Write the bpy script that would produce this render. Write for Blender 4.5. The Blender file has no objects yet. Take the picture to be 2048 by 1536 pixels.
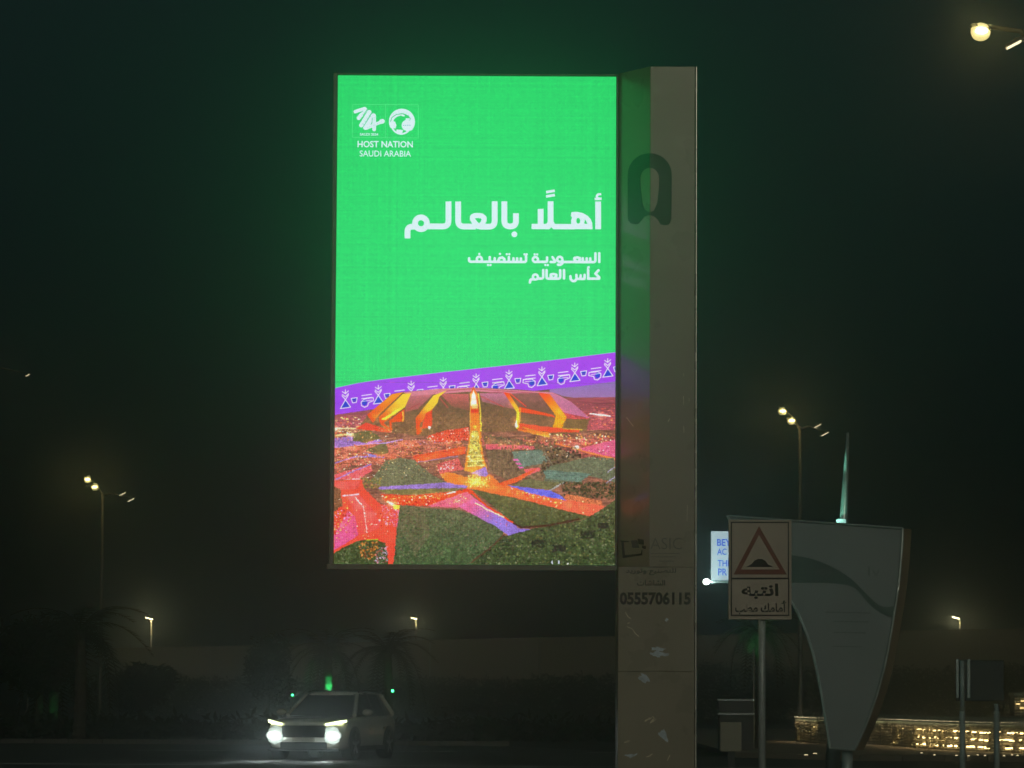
import bpy, bmesh, math, random
import numpy as np
from mathutils import Vector, Matrix
random.seed(11)
SC = bpy.context.scene; C = SC.collection
R = math.radians
# ------------------------------------------------------------------ camera, sky, sun, exposure
F_PX, EYE = 7500., 1.5                       # focal length in photo pixels (2048 wide), eye height
PITCH, ROLL = math.atan((1390 - 768) / F_PX), R(.3)
fw = Vector((0, math.cos(PITCH), math.sin(PITCH))); r0 = Vector((1, 0, 0)); u0 = r0.cross(fw)
rt = r0 * math.cos(ROLL) + u0 * math.sin(ROLL); up = rt.cross(fw)
cd = bpy.data.cameras.new('camera'); cam = bpy.data.objects.new('camera', cd); C.objects.link(cam)
cd.sensor_width = 36; cd.lens = 36 * F_PX / 2048; cd.clip_start = .1; cd.clip_end = 6000
cam.matrix_world = Matrix(((rt.x, up.x, -fw.x, 0), (rt.y, up.y, -fw.y, 0), (rt.z, up.z, -fw.z, EYE), (0, 0, 0, 1)))
SC.camera = cam
w = bpy.data.worlds.new('World'); SC.world = w; w.use_nodes = True
nt = w.node_tree; bg = nt.nodes['Background']
sky = nt.nodes.new('ShaderNodeTexSky'); sky.sky_type = 'NISHITA'; sky.sun_disc = False
sky.sun_elevation = R(22); sky.sun_rotation = R(165); sky.dust_density = 3
mixn = nt.nodes.new('ShaderNodeMix'); mixn.data_type = 'RGBA'; mixn.blend_type = 'MIX'; mixn.inputs[0].default_value = .985
nt.links.new(sky.outputs[0], mixn.inputs[6]); mixn.inputs[7].default_value = (.56, 1.30, 1.14, 1)
nt.links.new(mixn.outputs[2], bg.inputs[0]); bg.inputs[1].default_value = SKY_STRENGTH = .0150
sl = bpy.data.lights.new('sun', 'SUN'); sun = bpy.data.objects.new('sun', sl); C.objects.link(sun)
sl.energy = .44; sl.angle = R(12); sl.color = (1, .90, .66)
sun.rotation_euler = Vector((-.10, 1, -.30)).to_track_quat('-Z', 'Y').to_euler()
vs = SC.view_settings; vs.view_transform = 'Standard'; vs.look = 'None'; vs.exposure = 0; vs.gamma = 1; vs.use_curve_mapping = False
SC.render.engine = 'CYCLES'
cy = SC.cycles; cy.max_bounces = 5; cy.volume_bounces = 0; cy.diffuse_bounces = 2; cy.glossy_bounces = 2; cy.transmission_bounces = 3; cy.transparent_max_bounces = 6
cy.use_denoising = True; cy.sample_clamp_indirect = 2; cy.sample_clamp_direct = 30; cy.caustics_reflective = False; cy.caustics_refractive = False
cy.use_adaptive_sampling = False

# ------------------------------------------------------------------ helpers
def ray(px, py):
    return fw * F_PX + rt * (px - 1024) + up * (768 - py)
def W(px, py, Y):                             # the point at distance Y that shows at photo pixel (px, py)
    d = ray(px, py); return Vector((0, 0, EYE)) + d * (Y / d.y)
def G(px, py, z=0.):                          # the point of height z that shows there
    d = ray(px, py); return Vector((0, 0, EYE)) + d * ((z - EYE) / d.z)
def ppm(Y): return F_PX / Y
def new_mat(name):
    m = bpy.data.materials.new(name); m.use_nodes = True; return m, m.node_tree, m.node_tree.nodes['Principled BSDF']
def mat(name, col, rough=.6, metal=0., var=.15, scale=4., bump=.0, bscale=30., coat=0.):
    m, t, b = new_mat(name)
    b.inputs['Roughness'].default_value = rough; b.inputs['Metallic'].default_value = metal
    if coat: b.inputs['Coat Weight'].default_value = coat
    tc = t.nodes.new('ShaderNodeTexCoord'); n = t.nodes.new('ShaderNodeTexNoise'); n.inputs['Scale'].default_value = scale; n.inputs['Detail'].default_value = 6
    t.links.new(tc.outputs['Object'], n.inputs['Vector'])
    r = t.nodes.new('ShaderNodeValToRGB'); r.color_ramp.elements[0].position = .3; r.color_ramp.elements[1].position = .72
    r.color_ramp.elements[0].color = tuple(c * (1 - var) for c in col) + (1,); r.color_ramp.elements[1].color = tuple(min(1, c * (1 + var)) for c in col) + (1,)
    t.links.new(n.outputs[0], r.inputs[0]); t.links.new(r.outputs[0], b.inputs['Base Color'])
    rm = t.nodes.new('ShaderNodeMapRange'); rm.inputs['To Min'].default_value = max(.03, rough - .12); rm.inputs['To Max'].default_value = min(1, rough + .12)
    t.links.new(n.outputs[0], rm.inputs[0]); t.links.new(rm.outputs[0], b.inputs['Roughness'])
    if bump:
        n2 = t.nodes.new('ShaderNodeTexNoise'); n2.inputs['Scale'].default_value = bscale; n2.inputs['Detail'].default_value = 4; t.links.new(tc.outputs['Object'], n2.inputs['Vector'])
        bp = t.nodes.new('ShaderNodeBump'); bp.inputs['Strength'].default_value = bump; bp.inputs['Distance'].default_value = .02
        t.links.new(n2.outputs[0], bp.inputs['Height']); t.links.new(bp.outputs[0], b.inputs['Normal'])
    return m
def emit(name, col, s, base=(.8, .8, .8)):
    m, t, b = new_mat(name); b.inputs['Base Color'].default_value = (*base, 1); b.inputs['Emission Color'].default_value = (*col, 1); b.inputs['Emission Strength'].default_value = s
    b.inputs['Roughness'].default_value = .4
    return m
class MB:
    def __init__(s): s.v = []; s.f = []
    def add(s, v, f):
        o = len(s.v); s.v += [tuple(x) for x in v]; s.f += [tuple(i + o for i in q) for q in f]; return s
    def box(s, c, d, rot=None, taper=1.):
        v = [Vector((x * d[0] / 2 * (taper if z > 0 else 1), y * d[1] / 2 * (taper if z > 0 else 1), z * d[2] / 2)) for z in (-1, 1) for y in (-1, 1) for x in (-1, 1)]
        if rot is not None: v = [rot @ p for p in v]
        return s.add([p + Vector(c) for p in v], [(0, 2, 3, 1), (4, 5, 7, 6), (0, 1, 5, 4), (2, 6, 7, 3), (0, 4, 6, 2), (1, 3, 7, 5)])
    def b2(s, lo, hi): return s.box([(a + b) / 2 for a, b in zip(lo, hi)], [b - a for a, b in zip(lo, hi)])
    def tube(s, pts, rad, n=10, caps=True):
        pts = [Vector(p) for p in pts]; rr = rad if isinstance(rad, (list, tuple)) else [rad] * len(pts); V = []
        for i, p in enumerate(pts):
            d = (pts[min(i + 1, len(pts) - 1)] - pts[max(i - 1, 0)]).normalized()
            a = d.orthogonal().normalized() if abs(d.z) < .99 else Vector((1, 0, 0)); a = (a - d * a.dot(d)).normalized(); b = d.cross(a)
            if i and abs(d.z) < .99:
                a = (pa - d * pa.dot(d)).normalized(); b = d.cross(a)
            pa = a
            V += [p + (a * math.cos(2 * math.pi * k / n) + b * math.sin(2 * math.pi * k / n)) * rr[i] for k in range(n)]
        Fc = [(i * n + k, i * n + (k + 1) % n, (i + 1) * n + (k + 1) % n, (i + 1) * n + k) for i in range(len(pts) - 1) for k in range(n)]
        if caps: Fc += [tuple(range(n))[::-1], tuple((len(pts) - 1) * n + k for k in range(n))]
        return s.add(V, Fc)
    def prism(s, front, off):
        n = len(front); off = Vector(off); fr = [Vector(p) for p in front]
        return s.add(fr + [p + off for p in fr], [tuple(range(n)), tuple(range(2 * n - 1, n - 1, -1))] + [(i, i + n, (i + 1) % n + n, (i + 1) % n) for i in range(n)])
    def ball(s, c, r, seg=8, rings=6):
        r = r if isinstance(r, (tuple, list)) else (r, r, r); V = []
        for i in range(rings + 1):
            a = math.pi * i / rings
            V += [Vector((c[0] + r[0] * math.sin(a) * math.cos(2 * math.pi * k / seg), c[1] + r[1] * math.sin(a) * math.sin(2 * math.pi * k / seg), c[2] + r[2] * math.cos(a))) for k in range(seg)]
        return s.add(V, [(i * seg + k, (i + 1) * seg + k, (i + 1) * seg + (k + 1) % seg, i * seg + (k + 1) % seg) for i in range(rings) for k in range(seg)])
    def build(s, name, m, parent=None, smooth=False, bevel=0., loc=None):
        me = bpy.data.meshes.new(name); me.from_pydata(s.v, [], s.f); me.validate(); me.materials.append(m)
        bm = bmesh.new(); bm.from_mesh(me); bmesh.ops.recalc_face_normals(bm, faces=bm.faces); bm.to_mesh(me); bm.free()
        if smooth: me.polygons.foreach_set('use_smooth', [True] * len(me.polygons))
        o = bpy.data.objects.new(name, me); C.objects.link(o)
        if parent: o.parent = parent; o.matrix_parent_inverse = Matrix.Translation(-parent.location) if parent.rotation_euler.z == 0 else Matrix()
        if loc is not None: o.location = loc
        if bevel:
            bv = o.modifiers.new('bevel', 'BEVEL'); bv.width = bevel; bv.segments = 2; bv.limit_method = 'ANGLE'
        return o
def tag(o, label=None, cat=None, group=None, kind=None):
    for k, v in (('label', label), ('category', cat), ('group', group), ('kind', kind)):
        if v: o[k] = v
    return o
def thing(name, loc, label, cat, group=None):
    o = bpy.data.objects.new(name, None); o.location = loc; o.empty_display_size = .2; C.objects.link(o); return tag(o, label, cat, group)
def text_mesh(s, bold=0., extrude=0.):
    c = bpy.data.curves.new('lettering', 'FONT'); c.body = s; c.offset = bold; c.extrude = extrude; c.resolution_u = 3
    o = bpy.data.objects.new('lettering', c); C.objects.link(o)
    m = bpy.data.meshes.new_from_object(o.evaluated_get(bpy.context.evaluated_depsgraph_get()))
    bpy.data.objects.remove(o); bpy.data.curves.remove(c); return m
def text_tris(s, bold=.02):
    m = text_mesh(s, bold); m.calc_loop_triangles(); return [[m.vertices[i].co.xy[:] for i in t.vertices] for t in m.loop_triangles]
def fit_print(name, me, box, place, m, parent):
    """fits a flat mesh into a box of photo pixels; place(px, py, out) gives the point on the carrying surface"""
    xs = [v.co.x for v in me.vertices]; ys = [v.co.y for v in me.vertices]; x0, x1, y0, y1 = min(xs), max(xs), min(ys), max(ys)
    for v in me.vertices:
        px = box[0] + (v.co.x - x0) / (x1 - x0) * (box[2] - box[0]); py = box[3] - (v.co.y - y0) / (y1 - y0) * (box[3] - box[1])
        v.co = place(px, py, .001 + max(0, v.co.z) * 1.)
    me.materials.clear(); me.materials.append(m); me.name = name
    o = bpy.data.objects.new(name, me); C.objects.link(o); o.parent = parent; o.matrix_parent_inverse = Matrix.Translation(-parent.location); return o
def print_text(name, s, box, place, m, parent, bold=0.):
    return fit_print(name, text_mesh(s, bold, .0015), box, place, m, parent)
def print_shape(name, loops, place, m, parent, thick=.002):
    """filled outline with holes, loops in photo pixels"""
    c = bpy.data.curves.new('outline', 'CURVE'); c.dimensions = '2D'; c.fill_mode = 'BOTH'; c.extrude = thick / 2
    for L in loops:
        sp = c.splines.new('POLY'); sp.points.add(len(L) - 1); sp.use_cyclic_u = True
        for p, q in zip(sp.points, L): p.co = (q[0], -q[1], 0, 1)
    o = bpy.data.objects.new('outline', c); C.objects.link(o); me = bpy.data.meshes.new_from_object(o.evaluated_get(bpy.context.evaluated_depsgraph_get()))
    bpy.data.objects.remove(o)
    for v in me.vertices: v.co = place(v.co.x, -v.co.y, .001 + (thick if v.co.z > 0 else 0))
    me.materials.clear(); me.materials.append(m); me.name = name
    o = bpy.data.objects.new(name, me); C.objects.link(o); o.parent = parent; o.matrix_parent_inverse = Matrix.Translation(-parent.location); return o
def ribbon(pts, w):
    """outline of a stroke of width w along pts (photo pixels), with mitred joints"""
    P = [Vector(p) for p in pts]; L, Rr = [], []
    for i, p in enumerate(P):
        d = (P[min(i + 1, len(P) - 1)] - P[max(i - 1, 0)]).normalized(); n = Vector((-d.y, d.x)) * w / 2
        L.append(tuple(p + n)); Rr.append(tuple(p - n))
    return L + Rr[::-1]
def copy_tree(o, parent=None):
    c = o.copy(); C.objects.link(c); c.parent = parent
    for ch in list(o.children): copy_tree(ch, c)
    return c
def spot(name, loc, target, energy, col, angle, blend=.5, size=.05, parent=None):
    l = bpy.data.lights.new(name, 'SPOT'); l.energy = energy; l.color = col; l.spot_size = R(angle); l.spot_blend = blend; l.shadow_soft_size = size
    o = bpy.data.objects.new(name, l); C.objects.link(o); o.location = loc
    o.rotation_euler = (Vector(target) - Vector(loc)).to_track_quat('-Z', 'Y').to_euler()
    return o

# ---------------------------------------------------------------- picture shown on the LED screen
AW, AH = 1120, 1960
def art_xy(p):
    p = np.asarray(p, float).reshape(-1, 2)
    t = (p[:, 1] - 153.) / 977.
    return np.stack([(p[:, 0] - (676 - 9 * t)) / (557 + 5 * t) * AW, t * AH], 1)
class Art:
    def __init__(s):
        s.a = np.zeros((AH, AW, 3)); s.rng = np.random.RandomState(7)
    def box(s, q, m=3):
        x0, y0 = np.floor(q.min(0) - m).astype(int); x1, y1 = np.ceil(q.max(0) + m).astype(int)
        x0, y0, x1, y1 = max(x0, 0), max(y0, 0), min(x1, AW), min(y1, AH)
        if x1 <= x0 or y1 <= y0: return None
        Y, X = np.mgrid[y0:y1, x0:x1] + .5
        return x0, y0, x1, y1, X, Y
    def put(s, b, cov, col):
        x0, y0, x1, y1 = b[:4]; r = s.a[y0:y1, x0:x1]
        col = np.asarray(col, float) / 255.
        s.a[y0:y1, x0:x1] = r + (col - r) * cov[..., None]
    def inside(s, q, X, Y):
        c = np.zeros(X.shape, bool)
        for (ax, ay), (bx, by) in zip(q, np.roll(q, -1, 0)):
            if ay == by: continue
            c ^= ((ay > Y) != (by > Y)) & (X < (bx - ax) * (Y - ay) / (by - ay) + ax)
        return c
    def poly(s, pts, col, col2=None, alpha=1., tex=0., scale=6, stretch=1., axis=None):
        """col2: a second colour the print runs to, from the first point of axis to the second"""
        q = art_xy(pts); b = s.box(q)
        if b is None: return
        X, Y = b[4], b[5]; m = s.inside(q, X, Y).astype(float) * alpha
        c = np.ones(X.shape + (3,)) * np.asarray(col, float)
        if col2 is not None:
            p0, p1 = art_xy(axis) if axis is not None else (q.min(0) * [0, 1], q.max(0) * [0, 1])
            d = p1 - p0; t = np.clip(((X - p0[0]) * d[0] + (Y - p0[1]) * d[1]) / (d @ d), 0, 1)
            c = c + (np.asarray(col2, float) - c) * t[..., None]
        if tex: c = c * (1 + tex * s.noise(X.shape, scale, stretch))[..., None]
        s.put(b, m, np.clip(c, 0, 255))
    def noise(s, shp, scale, stretch=1.):
        out = np.zeros(shp)
        for k, amp in ((scale, .5), (scale * .5, .35), (scale * .25, .3)):
            ky, kx = max(k / stretch, 1), max(k * stretch, 1)
            g = s.rng.randn(int(shp[0] / ky) + 3, int(shp[1] / kx) + 3)
            yy = np.arange(shp[0]) / ky; xx = np.arange(shp[1]) / kx
            yi, xi = yy.astype(int), xx.astype(int); fy, fx = (yy - yi)[:, None], (xx - xi)[None]
            a_, b_ = g[yi][:, xi], g[yi][:, xi + 1]; c_, d_ = g[yi + 1][:, xi], g[yi + 1][:, xi + 1]
            out += amp * ((a_ * (1 - fx) + b_ * fx) * (1 - fy) + (c_ * (1 - fx) + d_ * fx) * fy)
        return out
    def line(s, pts, w, col, cap='round', alpha=1.):
        q = art_xy(pts); w = w * 2.0; b = s.box(q, w / 2 + 3)
        if b is None: return
        X, Y = b[4], b[5]; d = np.full(X.shape, 1e9)
        for i in range(len(q) - 1):
            e = q[i + 1] - q[i]; L = e @ e
            if L == 0: continue
            t = ((X - q[i, 0]) * e[0] + (Y - q[i, 1]) * e[1]) / L; tc = np.clip(t, 0, 1)
            dd = np.hypot(X - q[i, 0] - e[0] * tc, Y - q[i, 1] - e[1] * tc)
            if cap == 'butt':
                if i == 0: dd = np.where(t < 0, 1e9, dd)
                if i == len(q) - 2: dd = np.where(t > 1, 1e9, dd)
            d = np.minimum(d, dd)
        s.put(b, np.clip(w / 2 - d + .5, 0, 1) * alpha, col)
    def ring(s, c, r, w, col, a0=0., a1=360.):
        s.line([(c[0] + r * math.cos(math.radians(a0 + (a1 - a0) * i / 24)), c[1] - r * math.sin(math.radians(a0 + (a1 - a0) * i / 24))) for i in range(25)], w, col)
    def dot(s, c, r, col):
        s.line([c, (c[0] + .01, c[1])], 2 * r, col)
    def specks(s, pts, n, cols, r0=.5, r1=1.3, ax=1.):
        pts = np.asarray(pts, float); lo, hi = pts.min(0), pts.max(0); k = 0
        while k < n:
            p = lo + s.rng.rand(2) * (hi - lo)
            if s.inside(pts, np.array([[p[0]]]), np.array([[p[1]]]))[0, 0]:
                c = cols[s.rng.randint(len(cols))]; r = r0 + (r1 - r0) * s.rng.rand() ** 2
                s.line([(p[0] - r * (ax - 1), p[1]), (p[0] + r * (ax - 1) + .01, p[1])], 2 * r, c)
            k += 1
    def glow(s, pts, r, col, k=.5):
        for p in pts:
            q = art_xy(p); r_ = r * 2.; b = s.box(q, r_ * 2.5)
            if b is None: continue
            g = np.exp(-((b[4] - q[0, 0]) ** 2 + (b[5] - q[0, 1]) ** 2 * 1.8) / (r_ * r_)) * k
            s.a[b[1]:b[3], b[0]:b[2]] += g[..., None] * np.asarray(col, float) / 255.
    def glyphs(s, tris, box, col):
        """triangles of a text mesh, fitted into box = x0, y0, x1, y1 in photo pixels (y down)"""
        P = np.array(tris); lo = P.reshape(-1, 2).min(0); hi = P.reshape(-1, 2).max(0)
        P = (P - lo) / (hi - lo); P[..., 0] = box[0] + P[..., 0] * (box[2] - box[0]); P[..., 1] = box[3] - P[..., 1] * (box[3] - box[1])
        acc = np.zeros((AH, AW), bool)
        for t in P:
            q = art_xy(t); b = s.box(q, 1)
            if b is not None: acc[b[1]:b[3], b[0]:b[2]] |= s.inside(q, b[4], b[5])
        y, x = np.where(acc)
        s.a[y, x] = np.asarray(col, float) / 255.

def bend(a, b, c, r, n=6):
    """polyline a-b-c with its corner rounded by r"""
    a, b, c = map(lambda v: np.array(v, float), (a, b, c))
    u = (a - b) / np.linalg.norm(a - b); v = (c - b) / np.linalg.norm(c - b)
    p, q = b + u * r, b + v * r
    return [tuple(a)] + [tuple((1 - t) ** 2 * p + 2 * t * (1 - t) * b + t * t * q) for t in [i / n for i in range(n + 1)]] + [tuple(c)]

def paint_screen(text_tris):
    A = Art(); W_ = (226, 246, 255)
    A.poly([(600, 100), (1300, 100), (1300, 1200), (600, 1200)], (46, 218, 109), (57, 226, 124), tex=.012, scale=10)
    # fine weave of the LED modules
    A.a *= (1 + .02 * A.rng.randn(1, AW, 1)) * (1 + .02 * A.rng.randn(AH, 1, 1)) * (1 + .02 * A.noise((AH, AW), 7))[..., None]
    # --- badge
    E = lambda L: [(690 + x / 10.97, 195 + y / 10.97) for x, y in L]
    lg = (110, 245, 150)
    A.line(E([(165, 185), (1610, 185), (1610, 915), (165, 915), (165, 185)]), .9, lg); A.line(E([(890, 185), (890, 915)]), .9, lg)
    for L, w in (([(225, 345), (290, 320), (430, 275)], 7.2), ([(300, 485), (450, 300)], 8.2), ([(355, 645), (535, 350)], 8.6), ([(450, 690), (618, 430)], 10.5),
                 ([(640, 430), (640, 735)], 7.6), ([(480, 705), (690, 610), (820, 560)], 6.6), ([(800, 560), (822, 552)], 9.4)):
        A.line(E(L), w, W_)
    for L in ([(400, 420), (500, 270)], [(395, 690), (590, 375)], [(590, 600), (600, 480)], [(300, 395), (390, 330)]): A.line(E(L), 1.1, (60, 200, 130))
    for k in range(16): A.dot(E([(380 + k * 17, 610 - k * 20 + (k % 3) * 30)])[0], .55, (80, 190, 150))
    for k in range(8): A.dot(E([(640, 470 + k * 36)])[0], .55, (80, 190, 150)); A.dot(E([(500 + k * 44, 695 - k * 18)])[0], .55, (80, 190, 150))
    A.glyphs(text_tris['SAUDI 2034'], E([(325, 815)])[0] + E([(730, 875)])[0], W_)
    c = E([(1250, 560)])[0]
    A.ring(c, 21.5, 9.5, W_, -38, 205); A.ring((c[0] + .4, c[1] + .6), 19.5, 4.5, W_, -60, 0)
    A.ring(E([(1235, 620)])[0], 19.2, 3.6, W_, 95, 330)
    A.poly(E([(1040, 560), (1100, 555), (1130, 640), (1110, 720), (1050, 690)]), W_); A.poly(E([(1130, 730), (1280, 745), (1250, 820), (1130, 800)]), W_)
    A.poly(E([(1190, 400), (1300, 400), (1320, 440), (1270, 445)]), W_)
    A.dot(E([(1365, 640)])[0], 11.2, W_); A.line(E([(1345, 500), (1430, 500)]), 3.2, W_)
    for k in range(7): A.line(E([(1060 + k * 58, 380 - 45 * math.sin((k + .5) / 7 * math.pi)), (1080 + k * 52, 440 - 60 * math.sin((k + .5) / 7 * math.pi))]), .5, (150, 235, 200))
    for k in range(4): A.dot(E([(1290 + k * 45, 640)])[0], .9, (70, 150, 150))
    A.line(E([(1000, 560), (1030, 470), (1130, 400), (1260, 385), (1390, 430), (1440, 500)]), 1.2, (50, 200, 110))
    A.glyphs(text_tris['HOST NATION'], E([(275, 988)])[0] + E([(1490, 1132)])[0], W_)
    A.glyphs(text_tris['SAUDI ARABIA'], E([(320, 1200)])[0] + E([(1450, 1335)])[0], W_)
    # --- headline
    H = lambda L: [(795 + x / 9.309, 370 + y / 9.309) for x, y in L]
    G = lambda L: [(1010 + x / 9.309, 370 + y / 9.309) for x, y in L]
    w = 11.8
    A.line(H(bend((950, 335), (950, 805), (555, 805), 110)), w, W_, 'butt')
    A.line(H(bend((1130, 335), (1130, 805), (1460, 805), 110)), w, W_, 'butt')
    A.line(H(bend((1810, 330), (1810, 805), (1520, 805), 110)), w, W_, 'butt')
    ain = [(1500, 800), (1430, 720), (1395, 665), (1400, 620), (1440, 600), (1505, 597), (1570, 605), (1612, 640), (1612, 690), (1580, 745), (1510, 800)]
    A.line(H(ain), 10.6, W_)
    A.poly(H([(1450, 650), (1510, 645), (1550, 665), (1555, 705), (1520, 745)]), (50, 220, 112))
    A.ring(H([(438, 748)])[0], 111 / 9.309, 11.6, W_)
    A.line(H([(330, 812)] + bend((320, 812), (187, 812), (187, 1035), 90)), w, W_, 'butt')
    ba = [(-11, 330)] + bend((-11, 600), (-11, 798), (100, 798), 105)[1:-1] + bend((100, 798), (205, 798), (205, 550), 105)[1:]
    A.line(G(ba), w, W_, 'butt'); A.dot(G([(175, 945)])[0], 5.9, W_)
    A.line(G([(495, 797), (1300, 797)]), 10.9, W_, 'butt')
    A.line(G([(665, 465), (665, 780)]), w, W_, 'butt'); A.line(G([(850, 325), (850, 800)]), w, W_, 'butt')
    A.poly(G([(722, 752), (770, 745), (800, 700), (800, 760)]), W_); A.poly(G([(906, 700), (930, 745), (980, 752), (900, 770)]), W_)
    A.poly(G([(815, 860), (865, 812), (915, 860)]), (50, 220, 112))
    A.poly(G([(1240, 522), (1350, 518), (1450, 540), (1540, 590), (1600, 655), (1628, 730), (1632, 845), (1290, 845), (1240, 780), (1228, 690), (1250, 620), (1225, 600)]), W_)
    A.poly(G([(1365 + 36 * math.cos(k * .4), 686 + 54 * math.sin(k * .4)) for k in range(16)]), (50, 220, 112)); A.poly(G([(1490, 655), (1537, 740), (1478, 742)]), (50, 220, 112))
    A.line(G([(1736, 322), (1736, 842)]), w, W_, 'butt')
    A.line(G([(1795, 185), (1735, 190), (1712, 220), (1725, 262), (1800, 275)]), 4.6, W_, 'butt'); A.line(G([(1670, 277), (1803, 272)]), 5.2, W_, 'butt')
    A.line(G([(1738, 232), (1800, 232)]), 1.1, (50, 220, 112))
    A.line(G([(765, 155), (930, 125)]), 5.4, W_, 'butt'); A.line(G([(765, 235), (930, 205)]), 5.4, W_, 'butt')
    # --- second and third line
    S = lambda L: [(925 + x / 7.062, 500 + y / 7.062) for x, y in L]; u = 5.2
    def lines(*Ls):
        for L in Ls: A.line(S(L), u, W_)
    lines([(1932, 62), (1932, 184)], bend((1878, 62), (1878, 187), (1690, 187), 30), *[[(x, 134), (x, 180)] for x in (1805, 1755, 1700)], [(1700, 187), (1430, 187)],
          bend((1272, 120), (1318, 188), (1245, 188), 26), bend((1195, 124), (1195, 187), (1060, 187), 20), bend((898, 112), (898, 190), (860, 190), 26),
          *[[(x, 140), (x, 186)] for x in (825, 772, 720, 455)], [(655, 124), (655, 186)], [(385, 124), (385, 186)], [(870, 190), (130, 190)],
          bend((130, 190), (92, 190), (94, 142), 26), [(1415, 165), (1412, 205), (1385, 228), (1348, 226)])
    for cx, cy, r in ((1375, 150, 38), (1030, 155, 38), (238, 155, 38), (1030, 402, 38)): A.ring(S([(cx, cy)])[0], r / 7.062 * .95, u * .95, W_)
    for dx, dy in ((0, 0), (-335, 236)): A.line(S([(1622 + dx, 187 + dy), (1580 + dx, 152 + dy), (1582 + dx, 130 + dy), (1620 + dx, 122 + dy), (1660 + dx, 132 + dy), (1660 + dx, 152 + dy), (1626 + dx, 187 + dy)]), u, W_)
    A.line(S([(500, 186), (520, 140), (560, 128), (592, 150), (590, 186)]), u, W_)
    for x, y in ((1170, 232), (1206, 232), (1020, 82), (1056, 82), (876, 82), (908, 82), (626, 82), (662, 82), (530, 78), (360, 236), (396, 236), (238, 80)): A.dot(S([(x, y)])[0], 2.4, W_)
    lines([(1922, 302), (1878, 350), (1930, 400), (1930, 420), (1775, 422)], [(1775, 300), (1775, 422)], bend((1725, 368), (1725, 425), (1620, 425), 12), [(1668, 375), (1668, 420)],
          [(1610, 370), (1610, 425), (1590, 455), (1555, 457), (1528, 430), (1526, 388)], [(1434, 304), (1434, 420)], bend((1380, 304), (1380, 424), (1215, 424), 30),
          bend((1188, 304), (1188, 424), (1260, 424), 26), bend((1140, 304), (1140, 424), (1060, 424), 30), [(1005, 432), (962, 440), (952, 480)])
    A.line(S([(1790, 250), (1768, 256), (1792, 268), (1764, 274)]), 2.4, W_)
    # --- purple band
    Z = lambda L: [(640 + x / 3.268, 690 + y / 3.268) for x, y in L]
    GN, K = 255, 1
    A.poly(Z([(60, 440), (60, 1460), (1960, 1460), (1960, 200), (1370, 290), (900, 330), (400, 395)]), (128, 84, 66), tex=.3, scale=14, stretch=3)
    A.poly(Z([(1500, 280), (1960, 220), (1960, 348), (1660, 352), (1500, 330)]), (146, 112, 196), (164, 118, 176), tex=.04)
    A.poly(Z([(60, 304), (250, 262), (400, 240), (800, 190), (1200, 145), (1600, 97), (1960, 50), (1960, 240), (1700, 276), (1370, 312), (900, 360), (400, 425), (60, 478)]), (176, 62, 240), (160, 66, 248), tex=.05, scale=3)
    top = [(60, 304), (250, 262), (400, 240), (800, 190), (1200, 145), (1600, 97), (1960, 50)]
    A.line(Z(top), .8, (150, 230, 210))
    bx = [80 - 130, 165, 380, 595, 805, 1020, 1235, 1450, 1665, 1880, 2095]; by = [458, 425, 395, 368, 342, 318, 293, 270, 243, 213, 185]
    iw, ib = (240, 236, 255), (40, 60, 215)
    for k in range(1, 10):
        x, y = bx[k], by[k]; sl = (by[k + 1] - by[k]) / (bx[k + 1] - bx[k])
        R = lambda L, cx=0, cy=0: Z([(x + cx + a, y + cy + b + sl * a) for a, b in L])
        A.poly(R([(-32, 0), (32, 0), (2, -52)]), ib); A.line(R([(-32, 0), (34, 0), (-2, -56), (-22, -82)]), 1.9, iw); A.line(R([(-32, 0), (2, -56), (20, -82)]), 1.9, iw)
        A.line(R([(-20, -90), (0, -72), (20, -90)]), 1.8, iw); A.line(R([(-20, -108), (0, -92), (20, -108)]), 1.8, iw); A.line(R([(0, -118), (0, -98)]), 1.8, iw)
        A.poly(R([(-16, -8), (17, -8), (12, 14), (-10, 14)], 57, -52), (90, 60, 210)); A.poly(R([(-16, -10), (17, -10), (15, 0), (-14, 0)], 57, -52), ib)
        A.line(R([(-19, -12), (20, -12), (14, 18), (-10, 18), (-19, -12)], 57, -52), 1.8, iw)
        f = 1 if k % 2 else -1
        ring = [(-12, -22), (44, -24), (46, -4), (14, 6), (8, 26), (-12, 32), (-32, 18), (-34, -4), (-12, -22)]
        A.line(R([(a * f, b) for a, b in ring], 137, -42 + 4), 1.9, iw)
        A.poly(R([(f * (-12 + 17 * math.cos(t)), 4 + 19 * math.sin(t)) for t in [i * .785 for i in range(8)]], 137, -42 + 2), ib)
        for yy in (-92, -72, -54): A.line(R([(-30, yy), (34, yy)], 137, 8), 1.9 if yy < -60 else 1.3, iw)
    # --- the city picture
    P = lambda L, *a, **k: A.poly(Z(L), *a, **k)
    warm = [(255, 210, 120), (255, 160, 80), (255, 90, 50), (255, 240, 190), (230, 90, 110)]
    P([(60, 478), (330, 440), (330, 560), (60, 560)], (150, 78, 84), tex=.12, scale=10, stretch=3); P([(1600, 352), (1960, 346), (1960, 560), (1740, 560)], (160, 74, 82), tex=.16, scale=12, stretch=4)
    for y0, y1, n in ((390, 560, 160),): A.specks(Z([(1660, y0), (1930, y0), (1930, y1), (1760, y1)]), n, [(235, 90, 70), (220, 110, 120), (110, 60, 60), (255, 140, 90)], .4, 1.1, 2.5)
    A.line(Z([(1765, 455), (1830, 462), (1895, 470)]), 3.0, (255, 236, 226)); A.line(Z([(90, 560), (230, 560)]), 3.2, (255, 205, 150)); A.line(Z([(90, 605), (230, 596)]), 3.0, (255, 200, 120))
    A.specks(Z([(90, 490), (330, 470), (300, 640), (90, 640)]), 150, warm, .4, 1.2, 2.2)
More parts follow.
